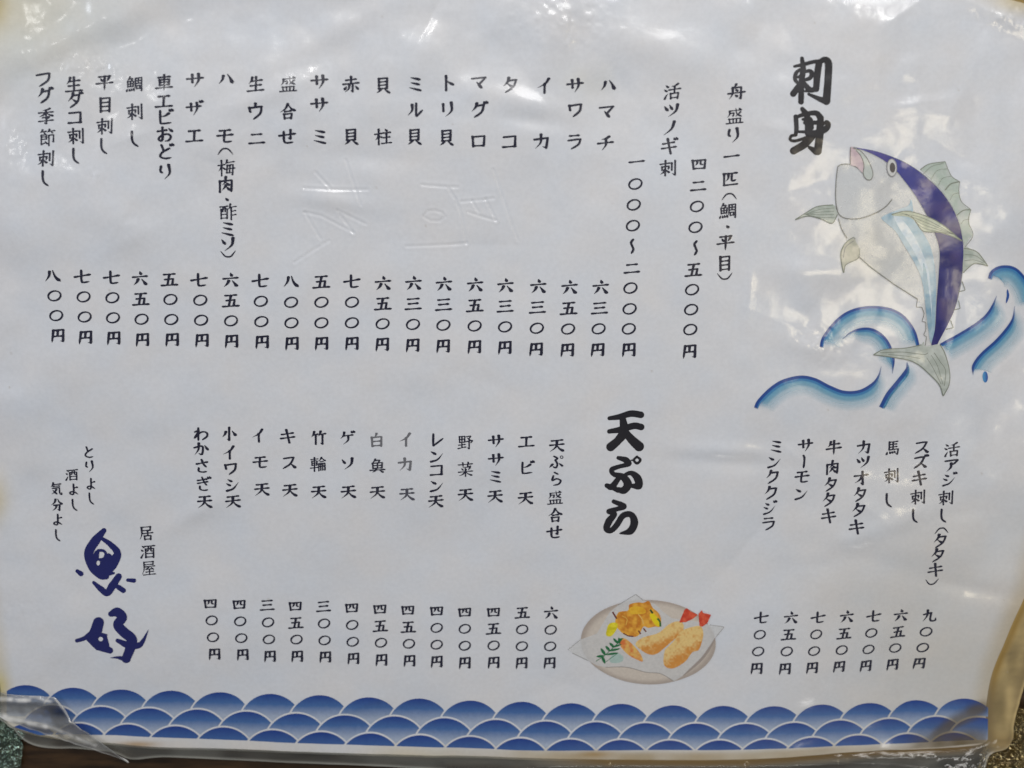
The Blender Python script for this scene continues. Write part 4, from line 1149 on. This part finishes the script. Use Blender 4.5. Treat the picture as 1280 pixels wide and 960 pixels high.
rows = [list(zip(BX, BY)), list(zip(R2X, R2Y)), list(zip(B3X, B3Y))]


def scale_col(cx, cy, k):
    a = srgb([24, 60, 142]); b = srgb([70, 110, 168]); c = srgb([176, 188, 208])

    def f(x, y):
        d = np.hypot(x - cx, y - (cy + RAD))
        q = (y - cy)
        t = np.clip(q / (29 if k < 2 else 40), 0, 1)
        t = np.clip(t + .02 * vnoise(5, 111, px=x, py=y), 0, 1)[:, None]
        m1 = np.clip(t / .45, 0, 1); m2 = np.clip((t - .45) / .55, 0, 1)
        col = (a * (1 - m1) + b * m1) * (1 - m2) + c * m2
        return np.hstack([col, np.ones((len(x), 1))])
    return f


for k, row in enumerate(rows):
    nxt = rows[k + 1] if k < 2 else []
    for i, (cx, cy) in enumerate(row):
        cl = .8
        x0, y0 = cx - 42, cy - 2
        gx, gy = np.meshgrid(np.arange(x0, cx + 42, cl), np.arange(y0, cy + 42, cl))
        nb = [e for e in row[i + 1:i + 2]]
        s = np.hypot(gx - cx, gy - (cy + RAD)) - RAD                      # under its own arch
        for (ex, ey) in nb:
            s = np.maximum(s, RAD + 2.2 - np.hypot(gx - ex, gy - (ey + RAD)))
        for (ex, ey) in nxt:
            if abs(ex - cx) < 60:
                s = np.maximum(s, RAD + 2.3 - np.hypot(gx - ex, gy - (ey + RAD)))
                # below the level of the neighbours' ends everything belongs to the next row
        s = np.maximum(s, gy - (cy + 38))
        s = np.maximum(s, gy - np.interp(gx, BOTX, BOTY))
        s = np.maximum(s, gx - 1232)
        s = np.maximum(s, 10.5 - gx)
        s = np.maximum(s, (gy - 905) - (gx - 16) * 0.35)
        v, t = marching(s, x0, y0, cl)
        if len(v) < 20:
            continue
        printed('wave_scale', [(v, t, scale_col(cx, cy, k)(v[:, 0], v[:, 1]))], menu, 0.07)

def stain_col(x, y):
    n = vnoise(14, 151, px=x, py=y) * .5 + .5
    a = np.maximum(sstep(46, 0, np.hypot((x - 1205) / 2.2, (y - 938) / .95)) * .80, sstep(15, 2, np.abs((x - 1208) + (y - 893) * 1.35) / 1.68) * .50)
    a *= (.75 + .4 * n) * sstep(1238, 1226, x) * sstep(0, 30, x - 1090) * sstep(866, 884, y)
    edge = sstep(934, 922, y - 6)
    return np.hstack([np.tile([.17, .12, .045], (len(x), 1)), np.clip(a * (.45 + .55 * edge), 0, .85)[:, None]])


printed('brown_stain', [fill([(1085, 868), (1231, 868), (1231, 926), (1180, 934), (1085, 940)], stain_col, cell=1.5, smooth=False)], menu, 0.16)

# ------------------------------------------------------------------ loose film: the puckered fold at the lower left corner
def film_piece(name, poly, col, alpha, hfun, mat, parent=None, cell=1.2, smooth=True, label=None, rimcol=None):
    P = catmull(poly, 5, True) if smooth else np.asarray(poly, float)
    x0, y0 = P.min(0) - 2 * cell; x1, y1 = P.max(0) + 2 * cell
    gx, gy = np.meshgrid(np.arange(x0, x1 + cell, cell), np.arange(y0, y1 + cell, cell))
    sd_ = poly_sdf(P, gx, gy)
    v, t = marching(sd_, x0, y0, cell)
    px, py = v[:, 0], v[:, 1]
    x, y = plane(px, py)
    z = hfun(px, py) * 0.001
    e = 0.5
    s = mm_per_px(px, py)
    nx = -(hfun(px + e, py) - hfun(px - e, py)) / s; ny = (hfun(px, py + e) - hfun(px, py - e)) / s
    n = np.stack([nx, ny, np.ones_like(nx)], 1); n /= np.linalg.norm(n, axis=1)[:, None]
    C = np.zeros((len(v), 4)); C[:, :3] = col
    C[:, 3] = alpha(px, py) if callable(alpha) else alpha
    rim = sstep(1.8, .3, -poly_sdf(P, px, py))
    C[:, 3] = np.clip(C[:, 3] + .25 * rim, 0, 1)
    o = mesh_from(name, np.stack([x, y, z], 1), t, mat, parent, C, n)
    if label:
        o['label'] = label
    return o


def flap_h(px, py):
    b = bil(H, px, py) + 0.45
    d1, _ = seg_dist(px, py, 70, 868, 92, 897)
    d2, _ = seg_dist(px, py, 92, 897, 163, 950)
    d3, _ = seg_dist(px, py, -10, 872, 66, 874)
    d4, _ = seg_dist(px, py, -10, 892, 60, 903)
    return (b + .9 * np.exp(-d1 / 5) + 1.0 * np.exp(-d2 / 5) + .7 * np.exp(-(d3 / 5) ** 2) + .5 * np.exp(-(d4 / 6) ** 2)
            + .28 * vnoise(13, 121, px=px, py=py) + .12 * vnoise(6, 122, px=px, py=py))


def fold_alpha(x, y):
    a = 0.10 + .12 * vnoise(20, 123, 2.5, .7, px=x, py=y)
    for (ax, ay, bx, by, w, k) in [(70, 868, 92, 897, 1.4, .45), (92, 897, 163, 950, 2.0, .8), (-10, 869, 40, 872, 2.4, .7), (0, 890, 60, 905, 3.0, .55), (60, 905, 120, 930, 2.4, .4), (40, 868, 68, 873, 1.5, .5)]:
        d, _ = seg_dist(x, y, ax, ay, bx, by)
        a = a + k * np.exp(-(d / w) ** 2) * (.7 + .5 * vnoise(6, 125, px=x, py=y))  # creases whitened like stressed plastic, painting in their bright highlight lines
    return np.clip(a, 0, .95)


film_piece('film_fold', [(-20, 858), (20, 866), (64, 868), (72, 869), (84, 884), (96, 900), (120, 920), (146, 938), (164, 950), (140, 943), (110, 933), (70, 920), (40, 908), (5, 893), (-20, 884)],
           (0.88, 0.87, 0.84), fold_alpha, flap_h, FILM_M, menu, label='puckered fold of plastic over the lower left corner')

# crumpled plastic lying beside the menu
def crumple(seed, z0, amp):
    def f(px, py):
        a = (1 - np.abs(vnoise(15, seed, 1.5, .8, px=px, py=py))) * .9 + (1 - np.abs(vnoise(6, seed + 1, 1.5, .8, px=px, py=py))) * .6 + vnoise(2.8, seed + 2, 1.5, .8, px=px, py=py) * .42 + vnoise(1.5, seed + 3, px=px, py=py) * .16
        return z0 + amp * a
    return f


w1 = film_piece('plastic_wrap', [(-90, 860), (-40, 872), (-8, 893), (8, 909), (22, 918), (25, 927), (17, 934), (21, 941), (18, 950), (19, 965), (8, 985), (10, 1020), (-60, 1030), (-110, 960)], (0.035, 0.05, 0.04),
                lambda x, y: 0.30 + .3 * vnoise(9, 133, px=x, py=y), crumple(131, -4.3, 1.0), WRAP_M, cell=0.5)
w1['label'] = 'crumpled greenish clear plastic on the table at the lower left corner'
w1['category'] = 'plastic wrap'
w2 = film_piece('plastic_wrap', [(1226, 1010), (1231, 965), (1234, 948), (1241, 938), (1262, 930), (1264, 916), (1262, 903), (1266, 897), (1274, 899), (1285, 893), (1330, 895), (1370, 930), (1380, 1010), (1300, 1040)], (0.10, 0.07, 0.022),
                lambda x, y: 0.28 + .3 * vnoise(9, 143, px=x, py=y), crumple(141, -4.3, 1.1), GOLD_M, cell=0.5)
w2['label'] = 'crumpled glittering golden plastic on the table at the lower right corner'
w2['category'] = 'plastic wrap'
